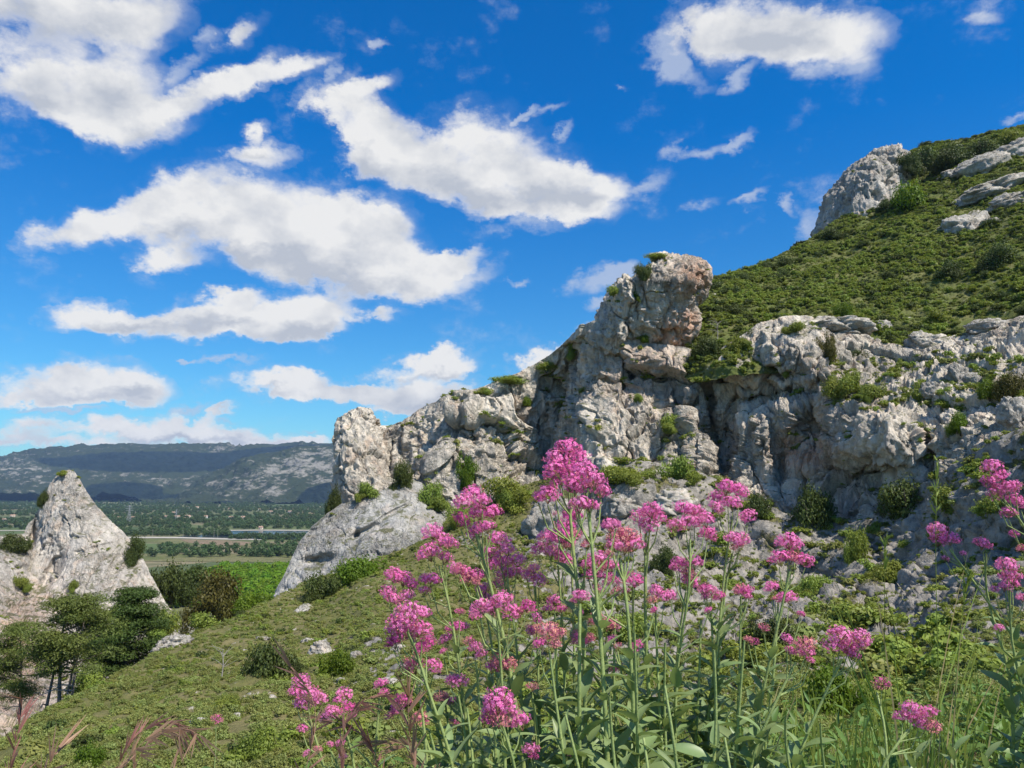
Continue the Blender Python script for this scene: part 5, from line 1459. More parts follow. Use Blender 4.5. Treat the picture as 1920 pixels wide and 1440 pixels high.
HEADS = {
 'p': [cyme_mesh(400 + k, 88, [M_PETAL, M_TUBE, M_BUD, M_PEDI], 0.14) for k in range(5)],
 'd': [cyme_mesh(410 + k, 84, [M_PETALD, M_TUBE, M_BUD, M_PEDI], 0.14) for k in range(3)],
 'o': [cyme_mesh(420 + k, 92, [M_FADE, M_TUBE, M_BUD, M_PEDI], 0.5) for k in range(3)],
 'b': [cyme_mesh(430 + k, 70, [M_PETALD, M_TUBE, M_BUD, M_PEDI], 0.8) for k in range(2)],
}

def leaf_mesh(seed, asp=0.30, droop=0.25, fold=0.22, mat_=None, segs=9):
    """Lance-shaped leaf of unit length along +X: two halves folded along the midrib, arching over."""
    rs = np.random.default_rng(seed)
    V, F = [], []
    tw = rs.uniform(-0.5, 0.5)
    for i in range(segs + 1):
        t = i / segs
        w_ = asp * 0.5 * (math.sin(math.pi * min(1, t ** 0.75)) ** 0.85) * (1 - 0.25 * t) + 0.012 * (1 - t)
        x = t * (1 - 0.12 * droop * t); z = 0.18 * t - droop * 1.1 * t * t
        wob = 0.02 * math.sin(9 * t + seed)
        c, s = math.cos(tw * t), math.sin(tw * t)
        for y in (-1, 0, 1):
            yy, zz = y * w_, abs(y) * w_ * fold * 2 + y * wob * 0.6
            V.append((x, yy * c - zz * s, z + yy * s + zz * c + (0 if y else -0.004)))
    for i in range(segs):
        for j in range(2):
            a = i * 3 + j; F.append((a, a + 1, a + 4, a + 3))
    return mesh_from('leaf', np.array(V), np.array(F), mat_ or M_VLEAF)
LEAVES = [leaf_mesh(500 + k, 0.24 + 0.05 * (k % 3), 0.10 + 0.10 * (k % 4), 0.16 + 0.05 * (k % 3)) for k in range(8)]

bpy.context.view_layer.update()
_dg = bpy.context.evaluated_depsgraph_get()
def bank_z(x, y):
    ok, loc, nor, idx, ob, mx = S.ray_cast(_dg, Vector((x, y, 0.4)), Vector((0, 0, -1)))
    while ok and not ob.name.startswith('bank'):
        ok, loc, nor, idx, ob, mx = S.ray_cast(_dg, loc - Vector((0, 0, 0.01)), Vector((0, 0, -1)))
    return loc.z if ok else -1.2

def smooth_path(pts, n=18):
    p = np.array(pts, float); s = np.concatenate([[0], np.cumsum(np.linalg.norm(np.diff(p, axis=0), axis=1))]); s /= s[-1]
    t = np.linspace(0, 1, n)
    q = np.stack([np.interp(t, s, p[:, k]) for k in range(3)], -1)
    for _ in range(2):
        q[1:-1] = 0.25 * q[:-2] + 0.5 * q[1:-1] + 0.25 * q[2:]
    return q

VGRP = 'pink valerian stalks on the bank'
def valerian(d, path, lumps, label, leaves=6, lsize=0.075, r0=0.0042, foot_dx=0.0):
    """A stalk seen along PATH (top last) at distance D, carrying flower heads (px, py, radius in px, kind)."""
    rs = np.random.default_rng(int(path[-1][0] * 7 + path[-1][1]))
    if isinstance(path, tuple): path = list(path)
    pw = [P(np.array(float(x)), np.array(float(y)), d) for x, y in path]
    x0, y0 = pw[0][0] + foot_dx, d + rs.uniform(-0.05, 0.05)
    z0 = bank_z(x0, y0)
    base = np.array([x0, y0, min(z0, pw[0][2] - 0.03)])
    base[2] = z0 - 0.01 if z0 < pw[0][2] else pw[0][2] - 0.15
    pts = [base] + [np.array(q) for q in pw]
    for i in range(1, len(pts)): pts[i] = pts[i] + np.array([0, rs.normal(0, 0.012), 0])
    q = smooth_path(pts)
    e = empty('valerian', Vector(base), label, 'flower', VGRP)
    ql = q - base
    n = len(q)
    rad = r0 * (1 - 0.55 * np.linspace(0, 1, n))
    paths = [[(*ql[i], rad[i]) for i in range(n)]]
    tall = np.linalg.norm(np.diff(ql, axis=0), axis=1).sum()
    top = ql[-1]
    heads = []
    if len(lumps) >= 5 and path[-1][1] < 1110:     # side branches lower down carry small heads
        lumps = list(lumps)
        for k in range(4):
            yy = path[-1][1] + rs.uniform(45, 170); xx = np.interp(-yy, [-q_[1] for q_ in path], [q_[0] for q_ in path]) + rs.choice([-1, 1]) * rs.uniform(16, 52)
            lumps.append((xx, yy, rs.uniform(7, 13), rs.choice(['p', 'p', 'd', 'o', 'b'])))
    for (hx, hy, hr, kd) in lumps:
        r = hr * d / F_PX * 1.05
        c = P(np.array(float(hx)), np.array(float(hy)), d) - base
        c = c + np.array([0, rs.uniform(-1.1, 1.1) * r, 0])
        heads.append((c, r, kd))
        # the branch that carries it leaves the stalk a little lower down
        dist = np.linalg.norm(ql - c, axis=1)
        below = np.where(ql[:, 2] < c[2] - 0.9 * r)[0]
        j = below[np.argmin(dist[below])] if len(below) else 0
        j = max(1, j - 1)
        foot = ql[j]; end = c - np.array([0, 0, 0.80 * r])
        if np.linalg.norm(end - foot) > 0.004:
            mid = 0.5 * (foot + end) + np.array([(end - foot)[0] * 0.22, 0, -abs((end - foot)[0]) * 0.15])
            paths.append([(*foot, rad[j] * 0.6), (*mid, rad[j] * 0.5), (*end, rad[j] * 0.35)])
    put('stem', tube_mesh('valerian_stem', paths, M_STEM, 7), parent=e)
    for (c, r, kd) in heads:
        lst = HEADS[kd]
        h = put('flower_head', lst[rs.integers(len(lst))], parent=e, loc=Vector(c))
        off = c - np.array([np.interp(c[2], ql[:, 2], ql[:, 0]), np.interp(c[2], ql[:, 2], ql[:, 1]), c[2]])
        h.rotation_euler = (-np.clip(off[1] * 12, -.5, .5) + rs.normal(0, .15), np.clip(off[0] * 12, -.6, .6) + rs.normal(0, .15), rs.uniform(0, 6.28))
        h.rotation_mode = 'XYZ'
        h.scale = (r * rs.uniform(.95, 1.1),) * 2 + (r * rs.uniform(.85, 1.0),)
    # opposite pairs of leaves, larger towards the foot
    s = np.concatenate([[0], np.cumsum(np.linalg.norm(np.diff(ql, axis=0), axis=1))]); s /= s[-1]
    ang = rs.uniform(0, 3.14)
    for k in range(leaves):
        t = 0.14 + 0.66 * (k + rs.uniform(-.25, .25)) / max(1, leaves)
        pos = np.array([np.interp(t, s, ql[:, i]) for i in range(3)])
        ang += 1.35 + rs.normal(0, .25)
        L = lsize * (1.25 - 0.85 * t) * rs.uniform(0.8, 1.25) 
        for side in (0, 1):
            o = put('leaf', LEAVES[rs.integers(len(LEAVES))], parent=e, loc=Vector(pos))
            o.rotation_euler = (rs.normal(0, .2), -rs.uniform(0.15, 0.95), ang + math.pi * side + rs.normal(0, .12))
            l2 = L * rs.uniform(.85, 1.1); o.scale = (l2, l2, l2)
    return e

VAL = [
 (1.45, [(1098,1440),(1098,1230),(1086,1130),(1070,1000),(1066,900),(1067,862)], [(1067,840,25,'p'),(1045,860,23,'p'),(1086,861,23,'p'),(1036,882,22,'p'),(1054,894,20,'d'),(1026,928,22,'p'),(1009,932,13,'p'),(1070,880,18,'d')], 'tallest pink valerian stalk, its crown rising highest against the grey cliff'),
 (1.35, [(1138,1440),(1126,1200),(1113,1060),(1106,985),(1100,925)], [(1094,886,25,'p'),(1073,906,22,'p'),(1112,903,22,'p'),(1129,921,18,'p'),(1080,918,18,'p'),(1086,946,20,'p'),(1107,948,17,'p')], 'second tallest valerian stalk, bright heads just right below the highest crown'),
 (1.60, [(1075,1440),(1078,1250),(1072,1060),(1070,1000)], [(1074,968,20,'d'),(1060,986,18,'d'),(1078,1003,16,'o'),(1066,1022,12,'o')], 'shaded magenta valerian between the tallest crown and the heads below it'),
 (1.40, [(985,1440),(952,1230),(926,1120),(906,1050),(894,1000)], [(885,928,22,'p'),(869,942,18,'p'),(905,941,18,'p'),(924,962,19,'p'),(897,961,18,'p'),(864,976,19,'d'),(894,996,20,'p'),(912,988,16,'p')], 'tall valerian left of centre with a stacked tower of pink heads and thick stem'),
 (1.50, [(884,1440),(852,1180),(838,1115),(824,1060)], [(809,998,20,'p'),(828,1014,19,'p'),(804,1036,21,'p'),(846,1018,15,'p'),(835,1046,15,'p'),(811,1086,18,'p'),(795,1087,12,'p')], 'valerian with a forked pale stem and a three-lobed head left of the tower'),
 (1.50, [(836,1440),(792,1250),(764,1175),(750,1120)], [(735,1080,17,'p'),(753,1088,19,'p'),(769,1099,15,'p'),(725,1111,15,'p'),(738,1123,16,'p'),(763,1118,16,'p')], 'valerian farthest left of the upper heads, over the pale grass slope'),
 (1.30, [(854,1440),(804,1300),(778,1215),(768,1180)], [(766,1146,24,'p'),(786,1156,21,'p'),(750,1166,23,'p'),(740,1190,21,'p'),(792,1180,20,'p'),(768,1186,19,'p'),(736,1207,16,'d'),(798,1212,17,'d')], 'valerian with a big ragged magenta head beside the slope at left'),
 (1.55, [(994,1440),(976,1300),(963,1150),(950,1080)], [(937,1012,20,'p'),(920,1036,17,'p'),(951,1031,17,'p'),(942,1056,20,'p'),(969,1050,17,'p'),(924,1056,15,'p'),(966,1076,17,'p'),(946,1078,18,'p')], 'bushy valerian head right beside the stacked tower'),
 (1.55, [(935,1440),(908,1200),(893,1110)], [(855,1069,17,'p'),(880,1086,19,'o'),(895,1078,15,'p'),(870,1075,15,'p')], 'low valerian head between the three-lobed head and the bushy one'),
 (1.35, [(948,1440),(940,1250),(932,1160)], [(900,1141,19,'p'),(922,1138,17,'p'),(942,1124,20,'p'),(957,1145,17,'p'),(990,1136,16,'d'),(972,1148,12,'o')], 'wide flat valerian head on a dark stem low left of centre'),
 (1.60, [(958,1440),(925,1230),(910,1140)], [(906,1104,14,'p'),(912,1120,13,'p'),(934,1093,12,'d')], 'small valerian head peeping above the wide flat head'),
 (1.55, [(1014,1440),(1008,1200),(1004,1100)], [(990,1080,15,'p'),(1010,1086,16,'p'),(1000,1066,13,'p')], 'small round valerian head left of the central stems'),
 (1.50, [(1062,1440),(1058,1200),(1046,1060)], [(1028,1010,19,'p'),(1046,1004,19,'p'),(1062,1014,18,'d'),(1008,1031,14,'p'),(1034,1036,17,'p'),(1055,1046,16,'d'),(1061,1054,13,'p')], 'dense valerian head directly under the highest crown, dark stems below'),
 (1.40, [(1194,1440),(1174,1130),(1164,1050)], [(1143,985,18,'p'),(1160,1010,24,'o'),(1181,1006,22,'o'),(1190,1021,18,'p'),(1150,1022,16,'p'),(1172,1028,16,'o')], 'valerian with a big orange-tinged globe head right of the central stems'),
 (1.45, [(1228,1440),(1214,1200),(1211,1080),(1214,1000)], [(1216,957,20,'p'),(1200,970,17,'p'),(1233,970,17,'p'),(1216,984,20,'p')], 'slim valerian with one neat round head on a straight pale stem'),
 (1.55, [(1136,1440),(1130,1200),(1122,1090)], [(1120,1050,20,'p'),(1136,1064,17,'o'),(1101,1061,14,'p'),(1126,1080,15,'p'),(1150,1062,14,'p'),(1105,1078,12,'p')], 'valerian head tucked in front of the central stems, below the orange globe'),
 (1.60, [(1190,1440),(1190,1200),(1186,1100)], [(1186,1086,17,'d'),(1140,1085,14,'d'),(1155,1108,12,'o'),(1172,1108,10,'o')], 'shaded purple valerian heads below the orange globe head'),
 (1.35, [(1086,1440),(1084,1250),(1086,1130)], [(1088,1117,16,'p')], 'single small round pink head low on the central stems'),
 (1.45, [(1268,1440),(1272,1250),(1290,1100),(1293,1010)], [(1286,955,20,'p'),(1306,960,20,'p'),(1295,980,20,'p'),(1265,986,16,'p'),(1320,975,18,'p'),(1330,1000,16,'p')], 'valerian right of the neat round head, broad crown on a dark stem'),
 (1.50, [(1322,1440),(1346,1200),(1362,1050),(1368,975)], [(1366,914,20,'p'),(1386,920,19,'p'),(1350,935,18,'p'),(1370,944,18,'p'),(1341,952,15,'p'),(1405,968,16,'p')], 'tall valerian at right of the main clump with its head highest on that side'),
 (1.50, [(1334,1440),(1366,1110),(1378,1040)], [(1370,1010,18,'p'),(1391,1012,19,'p'),(1384,1024,14,'o'),(1328,1003,15,'p')], 'flat-topped valerian under the highest head of the right side'),
 (1.50, [(1255,1440),(1276,1200),(1284,1110)], [(1274,1056,14,'p'),(1299,1053,16,'p'),(1297,1092,17,'p'),(1286,1070,12,'o'),(1295,1080,12,'o')], 'small two-tier valerian right of the straight pale stem'),
 (1.40, [(1404,1440),(1442,1250),(1476,1070)], [(1476,1015,20,'p'),(1496,1026,18,'p'),(1456,1046,18,'p'),(1481,1045,16,'o'),(1504,1050,15,'p')], 'leaning valerian with a loose four-part head right of the main clump'),
 (1.60, [(1378,1440),(1390,1250),(1393,1120)], [(1385,1105,14,'o'),(1401,1109,14,'p')], 'small faded valerian head behind the leafy stems at right'),
 (1.55, [(1430,1440),(1450,1250),(1462,1135)], [(1445,1101,14,'p'),(1468,1120,14,'p'),(1484,1124,16,'p'),(1453,1122,7,'o')], 'small flat pink valerian head below the loose four-part head'),
 (1.35, [(1402,1440),(1442,1330),(1490,1240)], [(1472,1197,12,'p'),(1503,1206,19,'o'),(1516,1226,14,'p'),(1485,1222,11,'p'),(1520,1238,8,'p')], 'valerian low at right with an orange-tinged head in front of the green bush'),
 (1.30, [(1492,1440),(1552,1310),(1582,1238)], [(1574,1190,20,'p'),(1606,1194,20,'p'),(1564,1211,18,'p'),(1590,1215,18,'p'),(1615,1211,16,'p'),(1600,1227,14,'p')], 'valerian with a big pink globe head alone at lower right'),
 (1.50, [(1652,1440),(1656,1360),(1656,1305)], [(1655,1283,15,'b')], 'single closed pink bud head standing above the grass at right'),
 (1.30, [(1640,1440),(1672,1400),(1704,1368)], [(1709,1330,19,'p'),(1735,1335,18,'p'),(1724,1355,18,'p'),(1694,1345,14,'p'),(1741,1358,14,'o')], 'valerian bending low at the lower right corner'),
 (1.60, [(1965,1290),(1890,1180),(1832,1100),(1782,1030)], [(1769,995,18,'p'),(1785,1011,17,'p'),(1770,1014,15,'p')], 'thin arching valerian on the right whose small head leans left'),
 (1.60, [(1885,1260),(1852,1110),(1841,1036)], [(1840,1020,16,'p'),(1805,1037,6,'p'),(1777,1048,7,'p')], 'tiny valerian head right of the arching one'),
 (1.55, [(1970,1060),(1918,985),(1882,935)], [(1857,875,18,'p'),(1871,895,18,'p'),(1850,906,15,'p'),(1882,915,16,'p'),(1864,926,16,'p'),(1901,910,13,'p'),(1904,936,14,'p'),(1889,962,14,'p'),(1922,945,14,'p')], 'valerian at the right edge with tiered heads high against the cliff'),
 (1.55, [(1935,1350),(1902,1200),(1885,1100)], [(1875,1060,20,'p'),(1886,1080,17,'p'),(1906,1095,13,'p'),(1865,1105,9,'p'),(1911,1120,11,'p'),(1880,1100,11,'p')], 'valerian at the right edge with one rounded head over the rocks'),
 (1.50, [(1142,1440),(1132,1250),(1136,1190)], [(1116,1160,15,'o'),(1138,1170,18,'o'),(1150,1176,15,'p'),(1106,1193,10,'o')], 'valerian with a salmon coloured head in the middle of the leafy stems'),
 (1.30, [(1062,1440),(1046,1350),(1030,1220)], [(1029,1186,21,'o'),(1046,1190,16,'o'),(1012,1208,14,'d'),(1040,1206,12,'o')], 'valerian with a golden-orange fading head left of the thick pale stem'),
 (1.40, [(930,1440),(926,1320),(934,1270)], [(940,1239,20,'o'),(925,1254,15,'p'),(958,1250,14,'o')], 'valerian with a pink and orange head above the big low pink head'),
 (1.35, [(802,1440),(790,1320),(778,1275)], [(774,1246,22,'o'),(815,1245,15,'p'),(790,1217,15,'d')], 'valerian with an orange fading globe below the big ragged head'),
 (1.20, [(972,1460),(955,1400),(940,1350)], [(935,1311,27,'p'),(920,1336,19,'p'),(951,1336,20,'p'),(975,1356,19,'p'),(912,1355,15,'d'),(937,1350,18,'o')], 'nearest valerian with the biggest low pink head near the bottom'),
 (1.40, [(880,1440),(870,1360),(860,1300)], [(860,1279,17,'p'),(846,1274,12,'p')], 'valerian with a small flat pink head left of the biggest low head'),
 (1.40, [(815,1440),(800,1400),(780,1350)], [(755,1314,18,'d'),(744,1332,14,'p'),(791,1345,17,'o'),(733,1341,12,'o')], 'valerian with a dark magenta head beside a tan seed head at lower left'),
 (1.50, [(850,1440),(842,1380),(834,1325)], [(829,1304,15,'o'),(854,1354,11,'b'),(848,1312,9,'p')], 'valerian with a small rosy bud head left of the biggest low head'),
 (1.50, [(612,1450),(598,1400),(580,1340)], [(560,1284,18,'p'),(580,1299,18,'p'),(596,1315,16,'p'),(566,1321,16,'p'),(568,1366,10,'p'),(553,1300,14,'p')], 'leftmost valerian with loose pink heads among the reddish grass'),
 (1.50, [(668,1450),(655,1400),(642,1340)], [(640,1312,18,'p'),(656,1325,14,'d'),(626,1334,15,'p'),(610,1346,12,'p'),(660,1340,8,'p')], 'valerian second from the left edge of the clump, over the reddish grass'),
 (1.35, [(1010,1450),(1002,1430)], [(995,1404,15,'p'),(1000,1415,10,'d')], 'very small pink head right at the bottom below the biggest low head'),
 (1.55, [(870,1440),(866,1280),(858,1205)], [(848,1178,14,'d'),(862,1172,12,'p'),(835,1200,13,'p'),(872,1176,10,'p')], 'small deep pink valerian right of the big ragged head'),
 (1.45, [(640,1450),(630,1420),(622,1405)], [(637,1395,9,'p'),(617,1398,7,'p'),(598,1402,8,'o'),(575,1412,7,'p'),(645,1415,8,'p')], 'sparse tiny pink heads at the bottom below the leftmost valerian'),
]
VAL += [
 (1.50, [(1050,1440),(1044,1290),(1040,1150)], [(1040,1128,14,'p'),(1052,1142,11,'d'),(1028,1142,11,'p')], 'small pink valerian head between the wide flat head and the thick pale stem'),
 (1.45, [(1240,1440),(1236,1260),(1232,1130)], [(1230,1108,14,'p'),(1244,1118,13,'p'),(1222,1124,10,'o')], 'small valerian head just right of the straight pale stem, below the neat round head'),
 (1.50, [(1350,1440),(1340,1290),(1335,1130)], [(1334,1108,13,'p'),(1346,1117,12,'d'),(1326,1120,10,'p')], 'small valerian head below the flat-topped one at right of the clump'),
 (1.40, [(905,1440),(900,1340),(893,1240)], [(890,1216,13,'p'),(902,1226,12,'p')], 'small bright valerian head left of the pink and orange head'),
 (1.40, [(1190,1440),(1192,1330),(1196,1230)], [(1196,1208,11,'d'),(1188,1218,9,'p')], 'little dark pink head among the leaves at the middle of the clump'),
 (1.45, [(700,1450),(705,1390),(712,1310)], [(712,1286,13,'p'),(722,1297,11,'d')], 'small valerian head left of the dark magenta head at lower left'),
]
THICK_STEMS = {1085, 1086, 1214, 1164, 1100, 894, 1067}
for v in VAL:
    valerian(*v, leaves=15 if v[2][0][1] < 1200 else 9, lsize=0.085, r0=0.0056 if v[1][-1][0] in THICK_STEMS else 0.0042)
# dry or closed heads
valerian(1.5, [(1008,1440),(1003,1350),(998,1300)], [(998,1285,11,'b')], 'small brown closed seed head left of the central leaves', 2)
valerian(1.6, [(400,1450),(405,1400),(405,1365)], [(405,1350,11,'b')], 'lone brown seed head above the drooping grass at left', 1, 0.05, 0.002)
valerian(1.4, [(1075,1450),(1070,1425)], [(1069,1411,8,'d')], 'tiny pink head between leaves at the bottom middle', 3)
# leafy shoots without flowers fill the middle of the clump
SHOOTS = [(1.30,[(1205,1480),(1195,1340),(1185,1180)],'upright leafy shoot left of the straight pale stem'),(1.45,[(1250,1480),(1245,1330),(1242,1200)],'leafy shoot with broad upright leaves right of the straight pale stem'),
 (1.25,[(1330,1490),(1345,1360),(1335,1215)],'dark leafy shoot in the shade at right of the clump'),(1.35,[(1380,1480),(1388,1330),(1395,1200)],'leafy shoot with bluish leaves below the faded head'),(1.20,[(1280,1500),(1262,1400),(1250,1290)],'low leafy shoot near the bottom centre right'),
 (1.25,[(1160,1500),(1150,1400),(1140,1300)],'low leafy shoot near the bottom centre'),(1.20,[(1100,1500),(1080,1420),(1060,1340)],'low leafy shoot left of the bottom centre'),(1.40,[(1020,1480),(1010,1390),(1000,1310)],'leafy shoot beside the small brown seed head'),
 (1.40,[(1440,1480),(1430,1390),(1420,1290)],'leafy shoot left of the orange-tinged low head'),(1.25,[(1500,1500),(1480,1420),(1470,1340)],'low leafy shoot under the orange-tinged low head'),(1.30,[(1560,1500),(1545,1430),(1530,1350)],'low leafy shoot under the big globe head at lower right'),
 (1.35,[(890,1480),(885,1400),(875,1330)],'leafy shoot left of the biggest low head'),(1.30,[(830,1490),(815,1420),(805,1370)],'low leafy shoot below the tan seed head'),(1.2,[(1220,1510),(1215,1450),(1210,1390)],'broad low leaf rosette at the bottom centre'),(1.2,[(1380,1510),(1370,1450),(1365,1390)],'broad low leaf rosette right of the bottom centre'),
 (1.5,[(1300,1480),(1310,1300),(1318,1165)],'tall thin leafy shoot between the two right flower stems'),(1.5,[(1160,1480),(1150,1280),(1152,1150)],'tall thin leafy shoot behind the thick pale stem')]
for d, path, lb in SHOOTS:
    valerian(d, path, [], lb, leaves=13, lsize=0.105)

# ------------------------------------------------------------------ grasses on the bank
def blade_strip(base, tip, bend, w_, n=6):
    b, t = np.array(base, float), np.array(tip, float)
    ax = t - b; side = np.cross(ax, [0.2, 1, 0.1]); side /= np.linalg.norm(side) + 1e-9
    V = []
    for i in range(n + 1):
        s = i / n; c = b + ax * s + np.array(bend) * (s * s - s) * -1.0
        ww = w_ * (1 - s) ** 0.6 + 0.0002
        V += [c - side * ww / 2, c + side * ww / 2]
    return V, [(2 * i, 2 * i + 1, 2 * i + 3, 2 * i + 2) for i in range(n)]
def tuft_mesh(seed, n, h, spread, w_, material):
    rs = np.random.default_rng(seed); V, F = [], []
    for k in range(n):
        a = rs.uniform(0, 6.28); q = rs.uniform(0, 0.12) ; l = spread * rs.uniform(0.2, 1)
        hh = h * rs.uniform(0.45, 1.0)
        vs, fs = blade_strip((q * math.cos(a) * .3, q * math.sin(a) * .3, -0.03), (l * math.cos(a), l * math.sin(a), hh), (0.25 * l * math.cos(a), 0.25 * l * math.sin(a), -0.12 * hh), w_ * rs.uniform(.6, 1.3), 5)
        o = len(V); V += vs; F += [tuple(i + o for i in f) for f in fs]
    return mesh_from('grass_tuft', np.array(V), np.array(F), material)
TUFT = [tuft_mesh(600 + k, 26, 0.26, 0.15, 0.006, M_GRASS) for k in range(5)] + [tuft_mesh(610 + k, 18, 0.20, 0.14, 0.004, M_STRAW) for k in range(2)]
WEEDM = []
for k in range(4):
    rs = np.random.default_rng(630 + k); Vw, Fw = [], []
    for j in range(34):
        zz = rs.uniform(0.02, 0.22); a = rs.uniform(0, 6.28)
        me = leaf_mesh(640 + k * 40 + j, rs.uniform(.2, .34), rs.uniform(0, .3), .2, M_WEED, 4)
        co = np.empty(len(me.vertices) * 3, np.float32); me.vertices.foreach_get('co', co); co = co.reshape(-1, 3) * rs.uniform(0.03, 0.065)
        R = np.array(Euler((rs.normal(0, .3), -rs.uniform(-.1, .9), a)).to_matrix())
        co = co @ R.T + np.array([0.05 * math.cos(a * 3), 0.05 * math.sin(a * 3), zz])
        fi = np.array([tuple(p.vertices) for p in me.polygons]) + sum(len(v) for v in Vw)
        Vw.append(co); Fw.append(fi); bpy.data.meshes.remove(me)
    WEEDM.append(mesh_from('bank_weed', np.concatenate(Vw), np.concatenate(Fw), M_WEED))
p, nn = surface_samples('bank', 150, lambda c, n: in_view(c, 500) * (c[:, 1] > 0.75) * (n[:, 2] > 0.25) * (0.25 + 0.75 * sstep(-0.4, 0.3, fbm(c * 2.2, 3))) * (0.35 + 0.65 * sstep(-1.1, -0.2, c[:, 0])), 31)
rs = np.random.default_rng(32)
kind = np.where(rs.random(len(p)) < 0.34, rs.integers(5, 7, len(p)), rs.integers(0, 5, len(p)))
s_ = rs.uniform(0.5, 1.35, len(p)) * (0.85 + 0.35 * sstep(-0.4, 0.3, p[:, 0]) * sstep(1.0, 1.4, p[:, 1]) * sstep(1.1, 0.6, p[:, 0]))
scatter('grass', p, np.stack([s_, s_, s_], -1), np.stack([rs.normal(0, .12, len(p)), rs.normal(0, .12, len(p)), rs.uniform(0, 6.28, len(p))], -1), kind, TUFT, 'green and straw coloured grass growing on the bank')
p, nn = surface_samples('bank', 170, lambda c, n: in_view(c, 500) * (c[:, 1] > 0.8) * (n[:, 2] > 0.25) * sstep(-0.2, 0.2, fbm(c * 3.1 + 4, 3)), 33)
rs = np.random.default_rng(34); s_ = rs.uniform(0.5, 1.2, len(p))
scatter('bank_weeds', p, np.stack([s_, s_, s_], -1), np.stack([0 * s_, 0 * s_, rs.uniform(0, 6.28, len(p))], -1), rs.integers(0, 4, len(p)), WEEDM, 'small leafy weeds among the grass on the bank')

def grass_stalk(d, path, label, head=0.0, material=M_GRASS, r=0.0011, drop=0.0, spik=12, splen=0.022, headmat=None):
    rs = np.random.default_rng(int(path[-1][0] * 3 + path[-1][1]))
    pw = [np.array(P(np.array(float(x)), np.array(float(y)), d)) for x, y in path]
    x0, y0 = pw[0][0], d
    z0 = bank_z(x0, y0)
    base = np.array([x0, y0, z0 if z0 < pw[0][2] else pw[0][2] - 0.05])
    q = smooth_path([base] + pw, 22) - base
    e = empty('grass_stalk', Vector(base), label, 'grass stalk', 'tall grass stalks on the bank')
    put('stem', tube_mesh('grass_stem', [[(*c, r * (1 - 0.6 * i / 22)) for i, c in enumerate(q)]], material, 5), parent=e)
    if head > 0:
        n = len(q); V, F = [], []
        for k in range(spik):
            t = 1 - head * (k + rs.uniform(0, .6)) / spik
            j = min(n - 2, int(t * (n - 1))); c = q[j] + (q[j + 1] - q[j]) * (t * (n - 1) - j)
            ax = q[j + 1] - q[j]; ax /= np.linalg.norm(ax) + 1e-9
            dr = ax * rs.uniform(.6, 1.0) + rs.normal(0, .28, 3) + np.array([0, 0, -drop * rs.uniform(.4, 1.1)]); dr /= np.linalg.norm(dr)
            L = splen * rs.uniform(.7, 1.3)
            for m in range(3):
                d2 = dr + rs.normal(0, .13, 3)
                vs, fs = blade_strip(c, c + d2 * L * rs.uniform(.7, 1.1), (0, 0, 0.0), 0.1 * L if headmat is None else 0.075 * L, 3)
                o = len(V); V += vs; F += [tuple(i + o for i in f) for f in fs]
        put('seed_head', mesh_from('seed_head', np.array(V), np.array(F), headmat or material), parent=e)
    return e
grass_stalk(1.6, [(1762,1330),(1756,1150),(1754,1000),(1757,862)], 'very tall straight grass stalk standing before the rocks at right', 0.14, M_GRASS, 0.0013, 0, 12, 0.022)
grass_stalk(1.7, [(1660,1300),(1658,1150),(1660,1010)], 'thin grass stalk left of the very tall one', 0.1)
grass_stalk(1.6, [(1700,1320),(1680,1180),(1650,1072)], 'grass stalk leaning left before the rocks at right', 0.0, M_GRASS, 0.0016)
grass_stalk(1.6, [(1790,1300),(1800,1180),(1815,1080)], 'thin grass stalk right of the very tall one', 0.1)
grass_stalk(1.5, [(1700,1390),(1684,1300),(1676,1220)], 'pale thick grass stalk beside the closed pink bud head', 0.0, M_GRASS, 0.0022)
for k, (pth, lb) in enumerate([
 ([(190,1500),(235,1420),(300,1362),(345,1352),(385,1385)], 'drooping reddish grass head arching to the right at lower left'),
 ([(240,1490),(262,1400),(320,1356),(352,1372),(330,1425)], 'drooping reddish grass head curling back at lower left'),
 ([(200,1510),(230,1400),(285,1352),(330,1345),(362,1372)], 'pale drooping grass head behind the reddish ones at lower left'),
 ([(15,1500),(22,1410),(40,1360),(42,1310)], 'reddish grass head standing at the left edge'),
 ([(70,1510),(80,1450),(100,1415),(112,1400)], 'dark grass head at the bottom near the left edge'),
 ([(560,1500),(600,1330),(570,1272),(545,1250)], 'reddish grass head leaning over the leftmost valerian'),
 ([(720,1500),(700,1390),(650,1352),(606,1350)], 'reddish grass head bending left between the low valerians'),
 ([(830,1500),(780,1400),(720,1385),(680,1392)], 'brown drooping grass head at the bottom left of the clump'),
 ([(790,1500),(770,1400),(762,1330),(766,1300)], 'reddish grass head in front of the dark magenta valerian'),
 ([(640,1500),(640,1350),(680,1300),(728,1302)], 'feathery pinkish grass head above the second valerian'),
]):
    grass_stalk(1.25 + 0.06 * (k % 4), pth, lb, 0.42, M_BROME, 0.0011, 0.35, 16, 0.042, M_BROME)
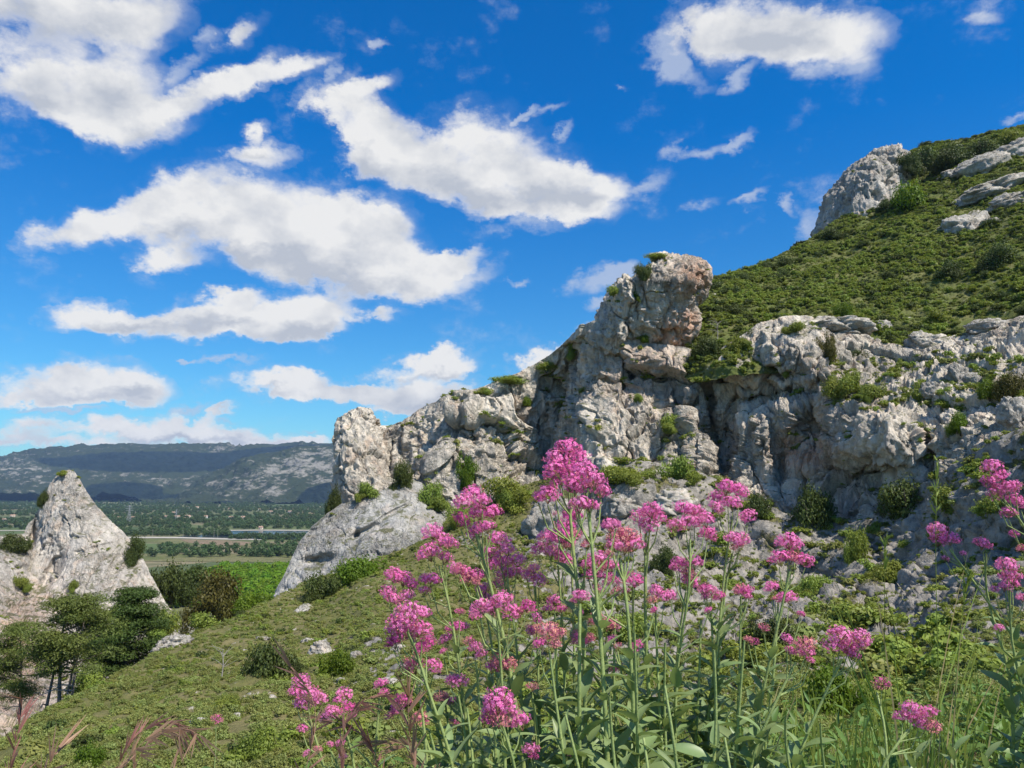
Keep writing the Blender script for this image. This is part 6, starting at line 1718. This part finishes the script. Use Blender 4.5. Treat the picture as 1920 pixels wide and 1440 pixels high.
# sheaves of long blades
for q, (x_, y_, hmin, hmax, nb, lb) in enumerate([(0.86, 1.72, .32, .66, 26, 'sheaf of long green grass blades before the rocks at right'), (0.10, 1.85, .28, .52, 24, 'sheaf of grass blades behind the central flower stems'), (0.42, 1.80, .28, .50, 24, 'sheaf of grass blades behind the leafy stems right of centre'),
      (-0.06, 1.55, .22, .42, 20, 'sheaf of grass blades at the left foot of the flower clump'), (0.62, 1.60, .24, .42, 20, 'sheaf of grass blades below the big globe head at lower right'), (0.26, 1.35, .18, .36, 22, 'sheaf of short grass blades at the bottom centre')]):
    zb = bank_z(x_, y_)
    e = empty('grass_sheaf', Vector((x_, y_, zb)), lb, 'grass sheaf', 'sheaves of long grass on the bank'); e['kind'] = 'thing'
    rs = np.random.default_rng(77 + q)
    for k in range(nb):
        a = rs.uniform(-1, 1); hh = rs.uniform(hmin, hmax)
        V, F = blade_strip((rs.normal(0, .06), rs.normal(0, .05), -0.02), (0.24 * a + rs.normal(0, .05), rs.normal(0, .08), hh), (-0.10 * a, 0, 0.0), rs.uniform(.003, .006), 7)
        put('blade', mesh_from('long_blade', np.array(V), np.array(F), M_GRASS if rs.random() < 0.8 else M_STRAW), parent=e)
# leafy rosettes in the lower right corner
for k, (px, py, d, lb) in enumerate([(1715,1440,1.35,'bluish leafy spurge at the bottom right of the clump'),(1790,1425,1.40,'tall leafy spurge with narrow leaves at the lower right'),(1850,1440,1.35,'leafy spurge nearest the lower right corner')]):
    w0 = P(np.array(float(px)), np.array(float(py)), d); zb = bank_z(w0[0], d)
    H = max(0.10, w0[2] - zb + 0.02)
    e = empty('spurge', Vector((w0[0], d, zb)), lb, 'leafy weed', 'spurge plants on the bank')
    rs = np.random.default_rng(80 + k)
    put('stem', tube_mesh('spurge_stem', [[(0, 0, -.02, .004), (0.004, 0, H * .5, .0035), (0, 0, H, .002)]], M_STEM, 6), parent=e)
    for j in range(22):
        t = 0.35 + 0.65 * j / 22; o = put('leaf', LEAVES[j % 8], parent=e, loc=(0, 0, H * t))
        L = 0.075 * (1.1 - .45 * t); o.scale = (L, L * .8, L); o.rotation_euler = (rs.normal(0, .15), -rs.uniform(.2, .9), j * 2.4)
